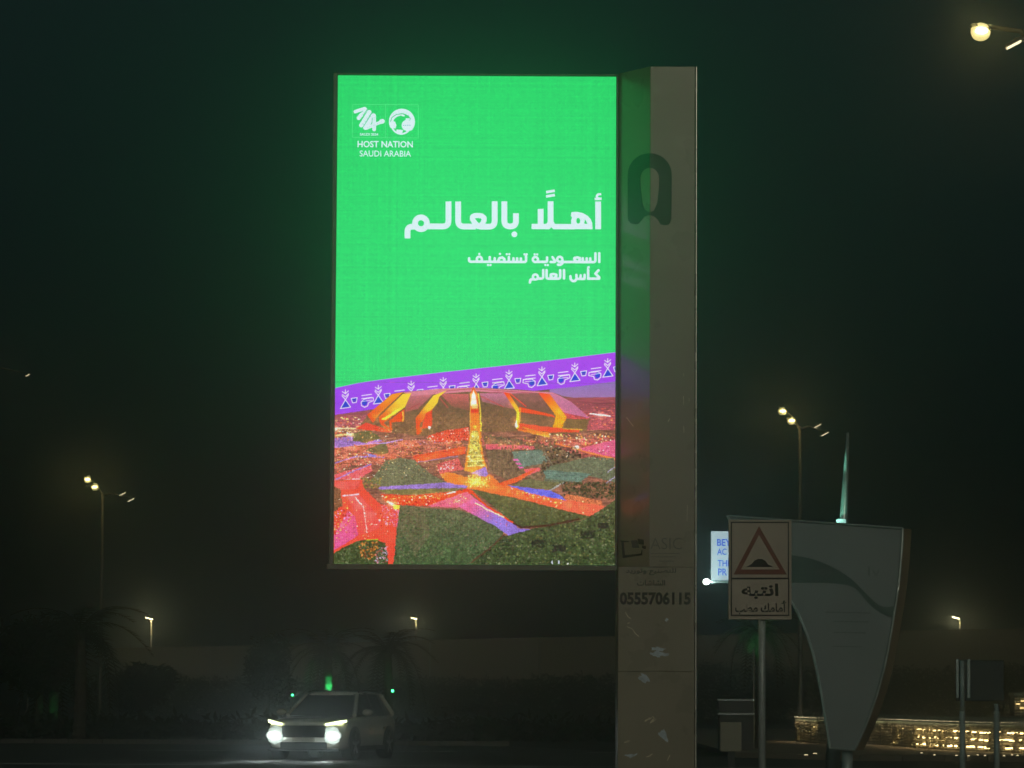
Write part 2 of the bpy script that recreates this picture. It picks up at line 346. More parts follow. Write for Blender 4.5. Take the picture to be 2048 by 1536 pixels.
    P([(90, 620), (300, 610), (420, 640), (250, 670), (90, 690)], (140, 104, 176), tex=.15, scale=6)
    P([(90, 690), (420, 640), (900, 620), (960, 700), (620, 780), (200, 800), (90, 850)], (168, 92, 74), tex=.4, scale=8, stretch=2)
    P([(1060, 600), (1500, 640), (1930, 600), (1930, 760), (1500, 720), (1060, 660)], (150, 78, 70), tex=.35, scale=9, stretch=2)
    # stadium
    P([(310, 470), (470, 332), (540, 320), (760, 300), (1000, 288), (1300, 300), (1520, 318), (1570, 335), (1640, 378), (1762, 484), (1740, 565), (1600, 602), (1300, 570), (1050, 580), (640, 604), (250, 555)], (128, 88, 62), (112, 84, 54), tex=.18, scale=5)
    P([(570, 330), (760, 310), (640, 430), (555, 450)], (208, 112, 128), (170, 90, 80), tex=.08); P([(780, 330), (970, 330), (975, 440), (860, 410)], (206, 96, 96), (140, 84, 64), tex=.1)
    P([(540, 322), (800, 296), (1000, 288), (1240, 302), (1520, 318), (1560, 336), (1240, 328), (1010, 312), (800, 330), (600, 345)], (224, 130, 150), tex=.05)
    A.line(Z([(820, 312), (1000, 296), (1230, 312), (1420, 324)]), 1.1, (178, 60, 70)); A.line(Z([(1060, 330), (1150, 318), (1210, 322)]), 1.1, (178, 60, 90))
    P([(1042, 325), (1215, 325), (1240, 380), (1270, 430), (1060, 380)], (204, 118, 150), (150, 94, 84), tex=.08); A.line(Z([(1050, 345), (1200, 415)]), 1.6, (205, 70, 70))
    A.line(Z([(650, 395), (580, 430)]), 1.6, (180, 60, 70)); A.line(Z([(770, 345), (835, 420)]), 1.8, (200, 66, 66))
    P([(1250, 325), (1430, 322), (1545, 465), (1310, 412)], (156, 92, 86), (120, 84, 62), tex=.14); P([(1500, 326), (1560, 335), (1640, 378), (1762, 484), (1600, 482)], (214, 124, 158), (196, 110, 150), tex=.06)
    P([(1540, 420), (1600, 450), (1755, 484), (1740, 500), (1610, 486)], (190, 72, 72), tex=.2); P([(1612, 492), (1755, 490), (1738, 552), (1582, 546)], (112, 88, 50), tex=.1)
    O1, O2, O3 = (255, 60, 20), (255, 150, 20), (255, 215, 50)
    P([(308, 468), (470, 334), (545, 320), (430, 402), (345, 522)], O1, O2, axis=Z([(330, 500), (440, 380)])); P([(430, 402), (540, 324), (350, 500)], (250, 130, 20))
    P([(383, 486), (540, 332), (596, 326), (555, 418), (415, 520), (468, 575), (395, 530)], O1, O3, axis=Z([(400, 520), (520, 400)]))
    P([(545, 405), (555, 418), (430, 500), (400, 500)], (255, 220, 60)); P([(455, 505), (550, 430), (548, 512), (470, 520), (466, 580), (455, 560)], (255, 70, 20), tex=.2, scale=3)
    A.line(Z([(540, 450), (542, 508)]), 2.2, (255, 200, 70)); P([(230, 560), (300, 520), (470, 575), (460, 585)], (236, 60, 40), tex=.25, scale=3, stretch=3)
    P([(623, 490), (740, 342), (830, 306), (778, 350), (768, 388), (650, 535), (665, 580), (632, 600)], O1, O3, axis=Z([(630, 520), (720, 390)])); P([(690, 460), (732, 432), (730, 545), (660, 560)], (236, 64, 34), tex=.2, scale=3)
    A.dot(Z([(715, 550)])[0], 3, (255, 244, 220))
    P([(1198, 318), (1232, 322), (1304, 432), (1290, 560), (1280, 556), (1284, 448)], O1, O3, axis=Z([(1210, 320), (1290, 440)])); A.line(Z([(1240, 325), (1345, 410)]), 2.4, (240, 70, 50))
    P([(1300, 412), (1520, 462), (1540, 480), (1300, 446)], (255, 74, 30), tex=.06); A.line(Z([(1300, 424), (1310, 424), (1296, 545)]), 1.8, (255, 170, 50)); A.line(Z([(1282, 505), (1280, 545)]), 3, (255, 240, 220))
    P([(1425, 320), (1500, 328), (1612, 478), (1580, 552), (1520, 545), (1540, 468)], O1, O2, axis=Z([(1430, 320), (1500, 420)])); P([(1500, 395), (1560, 420), (1610, 480), (1580, 480)], (255, 160, 30))
    P([(1298, 520), (1560, 548), (1700, 556), (1690, 578), (1500, 578), (1298, 552)], (240, 70, 40), tex=.12); A.line(Z([(1320, 545), (1400, 565), (1480, 590)]), 1.6, (190, 150, 40)); A.line(Z([(1590, 552), (1710, 560)]), 1.6, (200, 170, 50))
    P([(1285, 552), (1500, 580), (1500, 612), (1290, 566)], (255, 80, 30), (255, 180, 60), tex=.12)
    # ground in front
    P([(690, 612), (800, 572), (972, 545), (975, 632), (740, 646)], (210, 62, 40), tex=.3, scale=3); A.specks(Z([(690, 612), (800, 572), (972, 545), (975, 632), (740, 646)]), 220, [(255, 90, 60), (255, 200, 180), (90, 30, 20), (255, 240, 220)], .4, 1.2)
    A.specks(Z([(420, 640), (720, 620), (900, 640), (500, 680)]), 130, [(255, 180, 90), (150, 130, 220), (220, 130, 130), (255, 230, 190)], .5, 1.2)
    P([(215, 590), (320, 570), (375, 600), (400, 625), (290, 652), (215, 640)], (92, 88, 50), tex=.1); P([(300, 700), (430, 640), (450, 720), (380, 730)], (100, 92, 56), tex=.12)
    A.line(Z([(240, 665), (440, 650), (540, 630)]), 1.8, (170, 140, 220)); P([(280, 715), (370, 735), (350, 745)], (128, 120, 210))
    A.line(Z([(95, 785), (240, 740), (420, 745)]), 2.6, (140, 110, 180)); A.specks(Z([(90, 690), (300, 640), (440, 760), (90, 900)]), 420, warm + [(96, 78, 44), (150, 110, 60)], .4, 1.4)
    A.specks(Z([(440, 690), (940, 650), (940, 720), (460, 760)]), 420, [(96, 72, 44), (190, 120, 50), (140, 60, 50), (120, 90, 60)], .6, 1.6)
    P([(600, 735), (760, 705), (950, 672), (950, 720), (630, 775)], (250, 78, 40), tex=.2, scale=3); A.line(Z([(610, 742), (950, 680)]), 1.1, (160, 50, 30)); A.line(Z([(640, 775), (900, 735)]), 2.6, (136, 104, 128))
    P([(760, 790), (900, 745), (940, 820), (780, 850)], (196, 84, 80), tex=.25, scale=4); A.specks(Z([(760, 790), (880, 770), (880, 812), (770, 830)]), 60, [(255, 220, 220), (200, 160, 200)], .5, 1.2)
    P([(978, 330), (1002, 282), (1028, 330), (1046, 560), (1062, 700), (1100, 860), (940, 830), (962, 690), (984, 560)], (250, 104, 30), (255, 140, 46), tex=.16, scale=4)
    P([(985, 370), (1002, 300), (1022, 370), (1022, 405), (985, 410)], (255, 226, 200)); P([(985, 432), (1035, 432), (1035, 452), (985, 452)], (225, 50, 20)); P([(990, 395), (1030, 395), (1030, 425), (990, 425)], (240, 200, 110))
    A.line(Z([(1034, 330), (1048, 450), (1050, 570)]), 2.6, (255, 214, 60)); A.line(Z([(985, 330), (980, 470), (982, 570)]), 1.6, (255, 170, 60)); A.dot(Z([(1012, 545)])[0], 3.4, (255, 200, 60))
    P([(990, 572), (1032, 572), (1048, 700), (1064, 800), (962, 800), (978, 660)], (150, 140, 64), tex=.35, scale=5); A.specks(Z([(990, 572), (1032, 572), (1064, 800), (962, 800)]), 200, [(230, 240, 90), (110, 110, 60), (255, 240, 170), (90, 90, 50), (255, 170, 60)], .6, 1.8)
    for yy in (735, 770, 800): A.line(Z([(960, yy), (1070, yy - 6)]), 2.0, (236, 206, 120))
    P([(1065, 600), (1270, 620), (1560, 680), (1700, 740), (1500, 900), (1250, 900), (1110, 840)], (104, 84, 62), tex=.3, scale=8); P([(1080, 655), (1400, 668), (1400, 690), (1080, 690)], (196, 82, 96), tex=.1)
    A.specks(Z([(1060, 600), (1500, 620), (1640, 700), (1240, 720)]), 420, [(86, 74, 48), (64, 52, 40), (150, 90, 70), (110, 96, 60)], .8, 2.2); A.specks(Z([(1500, 590), (1930, 585), (1930, 650), (1560, 660)]), 150, warm, .5, 1.5, 1.5)
    P([(1660, 690), (1930, 620), (1930, 740)], (196, 84, 120), tex=.15); A.line(Z([(1540, 650), (1690, 690), (1800, 720), (1925, 748)]), 3.0, (250, 120, 60)); A.dot(Z([(1675, 672)])[0], 4, (255, 240, 200))
    P([(1250, 705), (1445, 690), (1490, 770), (1300, 812)], (92, 112, 98), tex=.08); P([(1480, 800), (1760, 735), (1925, 745), (1925, 900), (1760, 860), (1600, 905), (1460, 900)], (92, 100, 76), tex=.12); P([(1450, 820), (1770, 845), (1700, 900), (1480, 880)], (92, 120, 106), tex=.08)
    for k in range(5): A.line(Z([(1290 + k * 44, 705), (1340 + k * 44, 790)]), .7, (130, 150, 140)); A.line(Z([(1470, 830 + k * 15), (1740, 850 + k * 13)]), .7, (60, 80, 70))
    A.specks(Z([(1480, 680), (1680, 670), (1700, 740), (1500, 800), (1440, 850)]), 380, [(56, 46, 36), (74, 58, 44), (90, 80, 54), (38, 34, 26)], .8, 2.4)
    for x, y in ((1255, 750), (1275, 775), (1290, 800)): P([(x, y), (x + 34, y), (x + 46, y + 14), (x + 12, y + 14)], (214, 96, 160))
    P([(1330, 820), (1430, 805), (1440, 822), (1350, 862)], (226, 88, 92), tex=.1); P([(1360, 880), (1500, 900), (1600, 905), (1520, 950), (1250, 925)], (96, 96, 62), tex=.12); A.line(Z([(1500, 955), (1590, 905)]), 2.6, (156, 160, 160)); A.line(Z([(1925, 800), (1880, 835)]), 2.2, (156, 150, 180)); A.line(Z([(1925, 865), (1870, 905), (1925, 908)]), 2.2, (156, 150, 180))
    A.specks(Z([(1560, 900), (1925, 900), (1925, 1010), (1600, 990)]), 900, [(40, 42, 26), (78, 74, 46), (54, 56, 34), (110, 80, 56)], .8, 2.4)
    P([(330, 900), (430, 762), (520, 748), (612, 762), (720, 850), (832, 912), (395, 938)], (98, 102, 74), tex=.22, scale=4); A.specks(Z([(260, 880), (400, 880), (390, 950), (280, 940)]), 150, [(110, 110, 50), (84, 90, 52), (150, 120, 60)], .8, 2)
    # red boulevard
    P([(775, 850), (840, 840), (1000, 880), (1110, 850), (1180, 915), (1250, 930), (1600, 1012), (1862, 1055), (1762, 1122), (1250, 1000), (970, 945), (830, 910)], (255, 120, 46), (250, 84, 50), tex=.1, scale=4, axis=Z([(1000, 900), (1400, 1000)]))
    A.specks(Z([(960, 860), (1110, 860), (1110, 940), (940, 930)]), 260, [(230, 230, 90), (255, 220, 130), (120, 110, 50), (255, 150, 50)], .6, 1.8); P([(985, 845), (1080, 802), (1100, 850), (1080, 868)], (136, 108, 180))
    P([(1150, 915), (1280, 870), (1420, 810), (1310, 890), (1210, 925)], (246, 84, 40), tex=.2, scale=4); A.specks(Z([(1250, 935), (1600, 1015), (1600, 1050), (1250, 985)]), 200, [(255, 210, 90), (255, 160, 60), (200, 180, 220), (190, 50, 30)], .6, 1.8)
    P([(1600, 1012), (1862, 1055), (1762, 1122), (1560, 1075)], (255, 92, 66), tex=.08, scale=3); P([(1600, 975), (1840, 1020), (1850, 1055), (1600, 1012)], (190, 104, 66), tex=.3, scale=4)
    P([(1228, 922), (1500, 955), (1570, 985), (1612, 1022), (1380, 978)], (104, 100, 214), (74, 88, 214)); P([(388, 936), (820, 908), (965, 928), (955, 942), (380, 956)], (134, 108, 182), tex=.04)
    P([(380, 955), (955, 941), (870, 966), (600, 988), (430, 980)], (112, 108, 62), tex=.14)
    P([(395, 985), (600, 992), (870, 968), (965, 945), (1010, 965), (940, 1000), (700, 1060), (520, 1054), (518, 1070), (440, 1050)], (228, 56, 30), tex=.25, scale=3)
    A.specks(Z([(400, 990), (600, 996), (860, 975), (700, 1050), (470, 1050)]), 240, [(255, 190, 80), (255, 120, 50), (150, 30, 20), (255, 240, 210)], .5, 1.6); A.line(Z([(835, 978), (880, 968)]), 2.6, (255, 246, 240))
    P([(700, 1058), (960, 965), (1010, 1010), (930, 1050), (900, 1070), (780, 1066)], (224, 92, 120), tex=.15, scale=4); A.specks(Z([(800, 1030), (960, 985), (990, 1010), (880, 1060)]), 150, [(255, 200, 130), (250, 120, 90), (200, 110, 150)], .5, 1.5)
    # left road
    P([(85, 900), (270, 888), (292, 955), (400, 1055), (520, 1056), (500, 1200), (480, 1440), (440, 1440), (425, 1300), (250, 1285), (85, 1372)], (250, 72, 52), tex=.12, scale=5)
    P([(90, 905), (265, 900), (245, 950), (100, 960)], (238, 84, 76)); A.line(Z([(150, 888), (262, 890)]), 2.2, (255, 170, 180)); P([(90, 860), (330, 790), (340, 830), (260, 885), (90, 895)], (220, 84, 90), tex=.25, scale=4); A.line(Z([(95, 895), (190, 850), (330, 790)]), 3.2, (150, 110, 170))
    P([(180, 1000), (258, 990), (340, 1080), (385, 1150), (388, 1210), (250, 1252), (230, 1130)], (228, 82, 78), (236, 74, 66)); P([(95, 1250), (180, 1090), (230, 1130), (250, 1252), (90, 1350)], (232, 84, 120), (206, 80, 140), tex=.1)
    A.line(Z([(150, 998), (250, 986)]), 2.8, (255, 180, 195)); A.line(Z([(225, 1005), (270, 1052)]), 2.2, (255, 200, 200))
    for k in range(9):
        t = k / 9; A.line(Z([(278 + 26 * t ** .7, 1062 + 180 * t), (282 + 26 * (t + .04) ** .7, 1074 + 180 * t)]), 1.8, (255, 190, 180))
    A.specks(Z([(90, 1110), (180, 1060), (215, 1130), (120, 1240), (90, 1260)]), 160, [(255, 190, 90), (255, 130, 60), (230, 170, 220), (180, 50, 40)], .7, 2.0); A.specks(Z([(400, 1060), (515, 1080), (505, 1200), (420, 1180)]), 200, [(220, 120, 180), (200, 80, 120), (255, 170, 190), (160, 60, 110)], .5, 1.4)
    A.specks(Z([(290, 960), (400, 1020), (520, 1100), (400, 1200), (330, 1040)]), 110, [(255, 220, 210), (230, 100, 90), (190, 120, 170), (140, 40, 30)], .6, 1.8); A.line(Z([(440, 1035), (490, 1062)]), 4.4, (255, 220, 150)); P([(470, 1050), (520, 1056), (515, 1080), (480, 1080)], (255, 200, 60))
    P([(85, 935), (130, 950), (150, 1060), (90, 1100)], (112, 76, 50), tex=.4, scale=4)
    # hills
    gr = [(74, 90, 54), (92, 104, 68), (52, 66, 38), (112, 118, 84), (82, 100, 58), (62, 78, 46), (88, 86, 60)]
    P([(520, 1054), (600, 1062), (700, 1075), (900, 1082), (1050, 1130), (1205, 1222), (1180, 1262), (990, 1440), (478, 1440)], (84, 90, 62), (58, 78, 46), tex=.3, scale=6)
    P([(540, 1060), (680, 1075), (720, 1250), (620, 1380), (520, 1200)], (98, 88, 64), alpha=.55, tex=.2); A.specks(Z([(520, 1060), (900, 1085), (1200, 1225), (990, 1438), (480, 1438)]), 1900, gr + [(110, 100, 76)], .5, 1.7, 1.2)
    P([(990, 1440), (1180, 1255), (1225, 1246), (1380, 1205), (1700, 1150), (1760, 1125), (1862, 1060), (1930, 1010), (1930, 1440)], (66, 74, 44), (54, 66, 36), tex=.35, scale=7); A.specks(Z([(1000, 1436), (1225, 1250), (1700, 1155), (1925, 1020), (1925, 1436)]), 2100, gr + [(88, 84, 44), (28, 34, 20), (110, 116, 66)], .6, 2.0, 1.2)
    for x, y, r in ((1750, 1240, 24), (1430, 1300, 22), (1560, 1330, 20), (1850, 1180, 16)): A.specks(Z([(x - r * 2, y - r), (x + r * 2, y - r), (x + r * 2, y + r), (x - r * 2, y + r)]), 90, [(30, 38, 24), (38, 34, 30)], .8, 2.2)
    P([(985, 950), (1250, 1000), (1560, 1075), (1762, 1122), (1690, 1150), (1400, 1195), (1320, 1200), (1262, 1165), (1130, 1060)], (86, 88, 50), (64, 70, 38), tex=.25, scale=6); A.specks(Z([(1010, 965), (1250, 1010), (1740, 1125), (1400, 1190), (1270, 1160)]), 800, gr + [(110, 106, 60)], .5, 1.6, 1.2)
    P([(900, 1062), (1010, 1008), (1262, 1168), (1300, 1205), (1385, 1206), (1225, 1246), (1150, 1192)], (212, 92, 140), (132, 108, 196), tex=.12, scale=3, axis=Z([(1000, 1050), (1130, 1170)])); A.specks(Z([(960, 1050), (1010, 1015), (1250, 1165), (1200, 1200)]), 170, [(250, 120, 120), (150, 90, 160), (255, 190, 170), (180, 60, 90)], .4, 1.1)
    A.line(Z([(975, 955), (1090, 1060), (1262, 1166)]), 3.6, (255, 62, 28)); A.line(Z([(1015, 1040), (1100, 1085), (1200, 1130)]), 2.2, (255, 224, 170))
    A.line(Z([(1200, 1245), (1110, 1330), (990, 1422)]), 2.6, (84, 52, 36)); A.line(Z([(1262, 1170), (1315, 1197), (1500, 1180), (1640, 1150), (1690, 1140)]), 3.4, (62, 34, 24))
    P([(85, 1372), (170, 1320), (250, 1288), (360, 1276), (430, 1310), (445, 1440), (85, 1440)], (56, 70, 34), tex=.4, scale=6); A.specks(Z([(100, 1370), (250, 1295), (430, 1310), (440, 1436), (100, 1436)]), 400, gr, .7, 2)
    A.specks(Z([(250, 1300), (380, 1290), (380, 1400), (270, 1410)]), 150, [(196, 124, 50), (150, 84, 36), (120, 60, 30), (220, 150, 70)], .8, 2.2); A.specks(Z([(370, 1340), (440, 1320), (440, 1430), (350, 1430)]), 120, [(210, 130, 150), (150, 60, 60), (190, 170, 200)], .6, 1.6); A.line(Z([(310, 1282), (372, 1280)]), 2.4, (190, 190, 40))
    for x in (1515, 1558): A.line(Z([(x, 1415), (x, 1425)]), 3.4, (206, 214, 255))
    A.dot(Z([(1617, 1428)])[0], 1.6, (230, 226, 220))
    for n, q in ((260, [(90, 690), (940, 640), (940, 860), (90, 900)]), (190, [(1060, 600), (1925, 600), (1925, 760), (1300, 720)]), (120, [(90, 560), (500, 560), (500, 640), (90, 640)]), (150, [(90, 1000), (500, 1080), (480, 1250), (90, 1300)]), (110, [(400, 985), (970, 960), (900, 1060), (520, 1050)]), (90, [(1200, 930), (1840, 1040), (1760, 1110), (1250, 990)])):
        A.specks(Z(q), n, [(255, 226, 150), (255, 176, 90), (255, 120, 70), (255, 240, 214)], .4, 1.0, 1.3)
    og = (255, 96, 30)
    A.glow(Z([(100 + i * 74, 700 + 60 * math.sin(i * 1.7)) for i in range(12)]), 9, og, .22); A.glow(Z([(1100 + i * 90, 640 + 26 * math.sin(i)) for i in range(9)]), 9, og, .22)
    A.glow(Z([(430 + i * 60, 1015 - i * 4) for i in range(9)]), 8, og, .3); A.glow(Z([(990 + i * 80, 905 + i * 18) for i in range(10)]), 8, og, .28); A.glow(Z([(1005, 600), (1005, 680), (1010, 760), (1015, 850), (1000, 900), (1040, 900)]), 10, (255, 200, 70), .35)
    A.glow(Z([(1003, 340), (1003, 390)]), 6, (255, 240, 220), .6); A.glow(Z([(200, 1000), (260, 1060), (330, 1120), (430, 1110), (470, 1060), (150, 1180)]), 10, (255, 90, 80), .25); A.glow(Z([(360, 480), (480, 440), (700, 430), (1260, 400), (1290, 500), (1560, 440), (650, 560), (430, 560)]), 9, (255, 120, 20), .28)
    A.glow(Z([(100, 565), (200, 600), (470, 1045), (1675, 672), (1830, 462)]), 7, (255, 230, 190), .4)
    y0 = 1235; yy, xx = np.mgrid[y0:AH, 0:AW]; k = np.clip((yy - 1330) / 60., 0, 1)
    k = k * np.clip((xx + 2.2 * (yy - 1270)) / 120., 0, 1)
    wx = (xx + k * 2.6 * A.noise(xx.shape, 9)).round().astype(int).clip(0, AW - 1); wy = (yy + k * 2.0 * A.noise(xx.shape, 8, 2)).round().astype(int).clip(y0, AH - 1)
    sub = A.a[wy, wx]
    soft = (sub + np.roll(sub, 1, 0) + np.roll(sub, 1, 1) + np.roll(sub, (1, 1), (0, 1))) / 4
    det = 1 + k * (.16 + (.20 - .09 * np.clip((yy - 1650) / 80., 0, 1)) * A.noise(xx.shape, 4, 1.3) + .10 * A.noise(xx.shape, 30))
    lift = (.030 * k * (1 - np.clip((yy - 1700) / 200., 0, 1)))[..., None] * np.array([1.6, .7, .5])
    A.a[y0:] = np.clip(soft * det[..., None] + lift, 0, 1)
    # modules: dark grid between the LED rows in the picture part
    yy, xx = np.mgrid[0:AH, 0:AW]
    g = 1 - .10 * ((xx % 7) < 2) - .08 * ((yy % 7) < 2)
    m = np.clip((yy - 1290) / 60., 0, 1) * .9
    A.a *= (1 - m * (1 - g))[..., None]
    A.a = np.clip(A.a * (1 + .02 * A.rng.randn(AH, AW, 1)), 0, 1)
    return A.a
# ------------------------------------------------------------------ materials
M = dict(
    soil=mat('dark planted soil', (.030, .032, .022), .95, var=.5, scale=.4, bump=.6, bscale=6), asphalt=mat('worn asphalt', (.125, .112, .10), .7, var=.4, scale=.5, bump=.3, bscale=60),
    paving=mat('brown concrete paving', (.36, .29, .23), .8, var=.2, scale=.6, bump=.2, bscale=30), kerb=mat('kerb concrete', (.13, .12, .105), .8, var=.2, scale=3),
    paint=mat('worn road paint', (.62, .62, .58), .7, var=.2, scale=3), clad=mat('beige coated cladding', (.31, .275, .20), .30, var=.06, scale=2.2, bump=.10, bscale=3, coat=.25),
    trim=mat('brushed edge trim', (.55, .54, .50), .28, .8, var=.1), cabinet=mat('grey cabinet paint', (.20, .21, .17), .45, var=.1), dark=mat('black recess', (.012, .013, .012), .8),
    vinyl=mat('dark green vinyl', (.06, .105, .08), .5, var=.06), ink=mat('faded black print', (.035, .035, .022), .6, var=.2, scale=14), faint=mat('sun bleached print', (.155, .148, .11), .6, var=.2, scale=14), blueprint=mat('faded blue grey print', (.095, .115, .125), .6),
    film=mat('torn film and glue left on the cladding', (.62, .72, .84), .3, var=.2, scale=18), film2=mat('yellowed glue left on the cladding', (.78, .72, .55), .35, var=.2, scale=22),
    galv=mat('galvanised steel', (.50, .55, .56), .42, .15, var=.15, scale=8), pole=mat('pale painted pole', (.17, .16, .13), .5, .2, var=.1), sgnw=mat('dusty white sign face', (.58, .50, .43), .55, var=.07, scale=5),
    sgnr=mat('faded red border', (.26, .075, .05), .55, var=.1, scale=9), sgnk=mat('black sign print', (.025, .022, .018), .6), mon=mat('grey blue monument panel', (.44, .44, .45), .42, var=.05, scale=1.5), monswoosh=mat('dark green swoosh print', (.18, .22, .205), .45, var=.08),
    monedge=mat('bronze side of the monument', (.46, .34, .23), .5, 0., var=.2, scale=2), rim=mat('pale metal edging', (.62, .64, .62), .35, .5), monprint=mat('grey monument print', (.24, .25, .25), .5),
    stone=mat('pale gabion stone', (.58, .53, .42), .85, var=.45, scale=7, bump=.4, bscale=25), coping=mat('planter gravel and low grass', (.33, .40, .33), .9, var=.5, scale=5, bump=.5, bscale=14), wire=mat('gabion wire', (.25, .25, .24), .5, .5),
    wallm=mat('sandy render of boundary wall', (.42, .35, .25), .85, var=.12, scale=.25), leaf=mat('dark palm leaf', (.03, .042, .022), .6, var=.4, scale=3), bark=mat('palm bark', (.09, .08, .06), .9, var=.4, scale=9, bump=.6, bscale=16), bush=mat('dark bush leaves', (.03, .042, .022), .7, var=.5, scale=2),
    tin=mat('grey service cabinet', (.05, .052, .05), .5, var=.15), plate=mat('pale blank board', (.44, .40, .31), .6, var=.05), signback=mat('dark back of road sign', (.06, .065, .065), .45, .3), lampbody=mat('lamp housing', (.22, .22, .2), .4, .4),
    car=mat('pearl white car paint', (.78, .76, .68), .22, .1, var=.02, coat=.8), glass=mat('dark car glass', (.012, .014, .016), .06, var=.1), rubber=mat('tyre rubber', (.02, .02, .02), .8), plastic=mat('black car plastic', (.025, .025, .027), .45), alloy=mat('grey alloy wheel', (.35, .35, .36), .3, .8), chrome=mat('chrome', (.6, .6, .6), .12, 1.),
)
M['lamp_hot'] = emit('lit lamp lens', (1, .74, .24), 90.); M['lamp_far'] = emit('far lit lamp lens', (1, .84, .42), 330.); M['lamp_dim'] = emit('lamp lens seen on edge', (1, .84, .50), 2.2)
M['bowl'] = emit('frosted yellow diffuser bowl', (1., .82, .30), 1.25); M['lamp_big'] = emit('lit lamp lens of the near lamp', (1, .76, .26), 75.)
M['head_hot'] = emit('car lamp', (.92, 1, .95), 60.); M['drl'] = emit('car light strip', (.90, 1, .50), 5.); M['led'] = emit('warm led strip', (1, .72, .28), 9.); M['led_soft'] = emit('warm led strip behind stones', (1, .72, .28), 5.)
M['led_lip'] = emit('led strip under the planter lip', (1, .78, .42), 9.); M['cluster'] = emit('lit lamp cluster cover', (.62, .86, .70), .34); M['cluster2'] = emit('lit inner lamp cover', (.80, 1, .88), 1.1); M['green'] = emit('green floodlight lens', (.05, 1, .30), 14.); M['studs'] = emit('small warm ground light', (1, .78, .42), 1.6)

# ------------------------------------------------------------------ the setting
def sheet(name, pts, z, m, kind='structure', parent=None):
    o = MB().add([(p[0], p[1], z) for p in pts], [tuple(range(len(pts)))]).build(name, m, parent)
    if not parent: tag(o, kind=kind)
    return o
sheet('ground', [(-900, -200), (900, -200), (900, 1100), (-900, 1100)], 0, M['soil'])
sheet('road', [(-120, -60), (120, -60), (120, 88.2), (8, 88.2), (5.2, 92), (3.0, 100), (0, 111), (-120, 111)], .004, M['asphalt'])
pav = MB().prism([(5.45, 118, .13), (5.45, 92.5, .13), (8.2, 88.5, .13), (120, 88.5, .13), (120, 160, .13), (5.45, 160, .13)], (0, 0, -.13)).build('pavement', M['paving']); tag(pav, kind='structure')
kb = MB(); x = 8.2
while x < 30: kb.b2((x, 88.28, 0), (x + .98, 88.5, .15)); x += 1.0
tag(kb.build('kerb', M['kerb'], bevel=.01), kind='structure')
kb = MB(); x = -60
while x < 0: kb.b2((x, 111, 0), (x + .98, 111.2, .14)); x += 1.0
tag(kb.build('far_kerb', M['kerb']), kind='structure')
lm = MB(); x = -58
while x < 24: lm.b2((x, 99.0, .0045), (x + 2.6, 99.14, .009)); x += 6
tag(lm.build('lane_marking', M['paint']), kind='structure')
lm2 = MB().b2((-60, 79.2, .0045), (40, 79.35, .009)); tag(lm2.build('edge_marking', M['paint']), kind='structure')

# boundary wall far behind
def px_wall(pts, Y, top):
    return [W(px, py, Y) for px, py in pts]
bw = thing('boundary_wall', (0, 250, 0), 'long sandy boundary wall running across the background', 'wall')
segs = [(215, 1296), (420, 1293), (640, 1287), (860, 1280), (1080, 1275), (1300, 1272), (1520, 1268), (1740, 1262), (1960, 1258), (2180, 1256)]
for i in range(len(segs) - 1):
    a, b = W(*segs[i], 250), W(*segs[i + 1], 250)
    MB().add([(a.x + .03, 250, 0), (b.x - .03, 250, 0), (b.x - .03, 250, b.z - .16), (a.x + .03, 250, a.z - .16), (a.x + .03, 250.3, 0), (b.x - .03, 250.3, 0), (b.x - .03, 250.3, b.z - .16), (a.x + .03, 250.3, a.z - .16)],
        [(0, 1, 2, 3), (5, 4, 7, 6), (0, 4, 5, 1), (3, 2, 6, 7), (0, 3, 7, 4), (1, 5, 6, 2)]).build('panel', M['wallm'], bw)
cp = MB(); 
for i in range(len(segs) - 1):
    a, b = W(*segs[i], 250), W(*segs[i + 1], 250)
    cp.prism([(a.x, 249.9, a.z - .157), (b.x, 249.9, b.z - .157), (b.x, 249.9, b.z), (a.x, 249.9, a.z)], (0, .5, 0))
cp.build('coping', M['wallm'], bw)

# ------------------------------------------------------------------ foliage
def leaf_cloud(name, blobs, n, size, m, parent=None, seed=1):
    rnd = random.Random(seed); b = MB()
    for c, r in blobs:
        k = int(n * (r[0] * r[1] * r[2]) ** .5)
        for _ in range(k):
            while True:
                p = Vector((rnd.uniform(-1, 1), rnd.uniform(-1, 1), rnd.uniform(-1, 1)))
                if .25 < p.length < 1 + .12 * rnd.random(): break
            p = Vector((c[0] + p.x * r[0], c[1] + p.y * r[1], c[2] + p.z * r[2]))
            if p.z < .02: continue
            d = Vector((rnd.gauss(0, 1), rnd.gauss(0, 1), rnd.gauss(0, .7))).normalized(); e = d.orthogonal().normalized(); s = size * rnd.uniform(.6, 1.5)
            b.add([p, p + d * s + e * s * .35, p + d * s * 1.9, p + d * s - e * s * .35], [(0, 1, 2, 3)])
    return b.build(name, m, parent)
def hedge(px0, px1, top, Y, seed, n=26):
    bl = []; x = px0; rnd = random.Random(seed)
    while x < px1:
        z = W(x, top + rnd.uniform(-7, 7), Y).z; bl.append(((W(x, top, Y).x, Y + rnd.uniform(-1, 1), z * .5), (rnd.uniform(1.6, 2.4), 1.4, z * .5))); x += rnd.uniform(40, 70) * 200 / Y
    return leaf_cloud('hedge', bl, 420, .16, M['bush'], seed=seed)
tag(hedge(210, 1236, 1352, 205, 3), 'dense dark hedge running below the far wall left of the billboard', 'hedge', kind='stuff')
tag(hedge(1400, 2120, 1330, 205, 4), 'dense dark hedge running below the far wall right of the billboard', 'hedge', kind='stuff')
tag(hedge(-60, 1240, 1440, 122, 8), 'low dark shrub bed along the far side of the road', 'shrubs', kind='stuff')
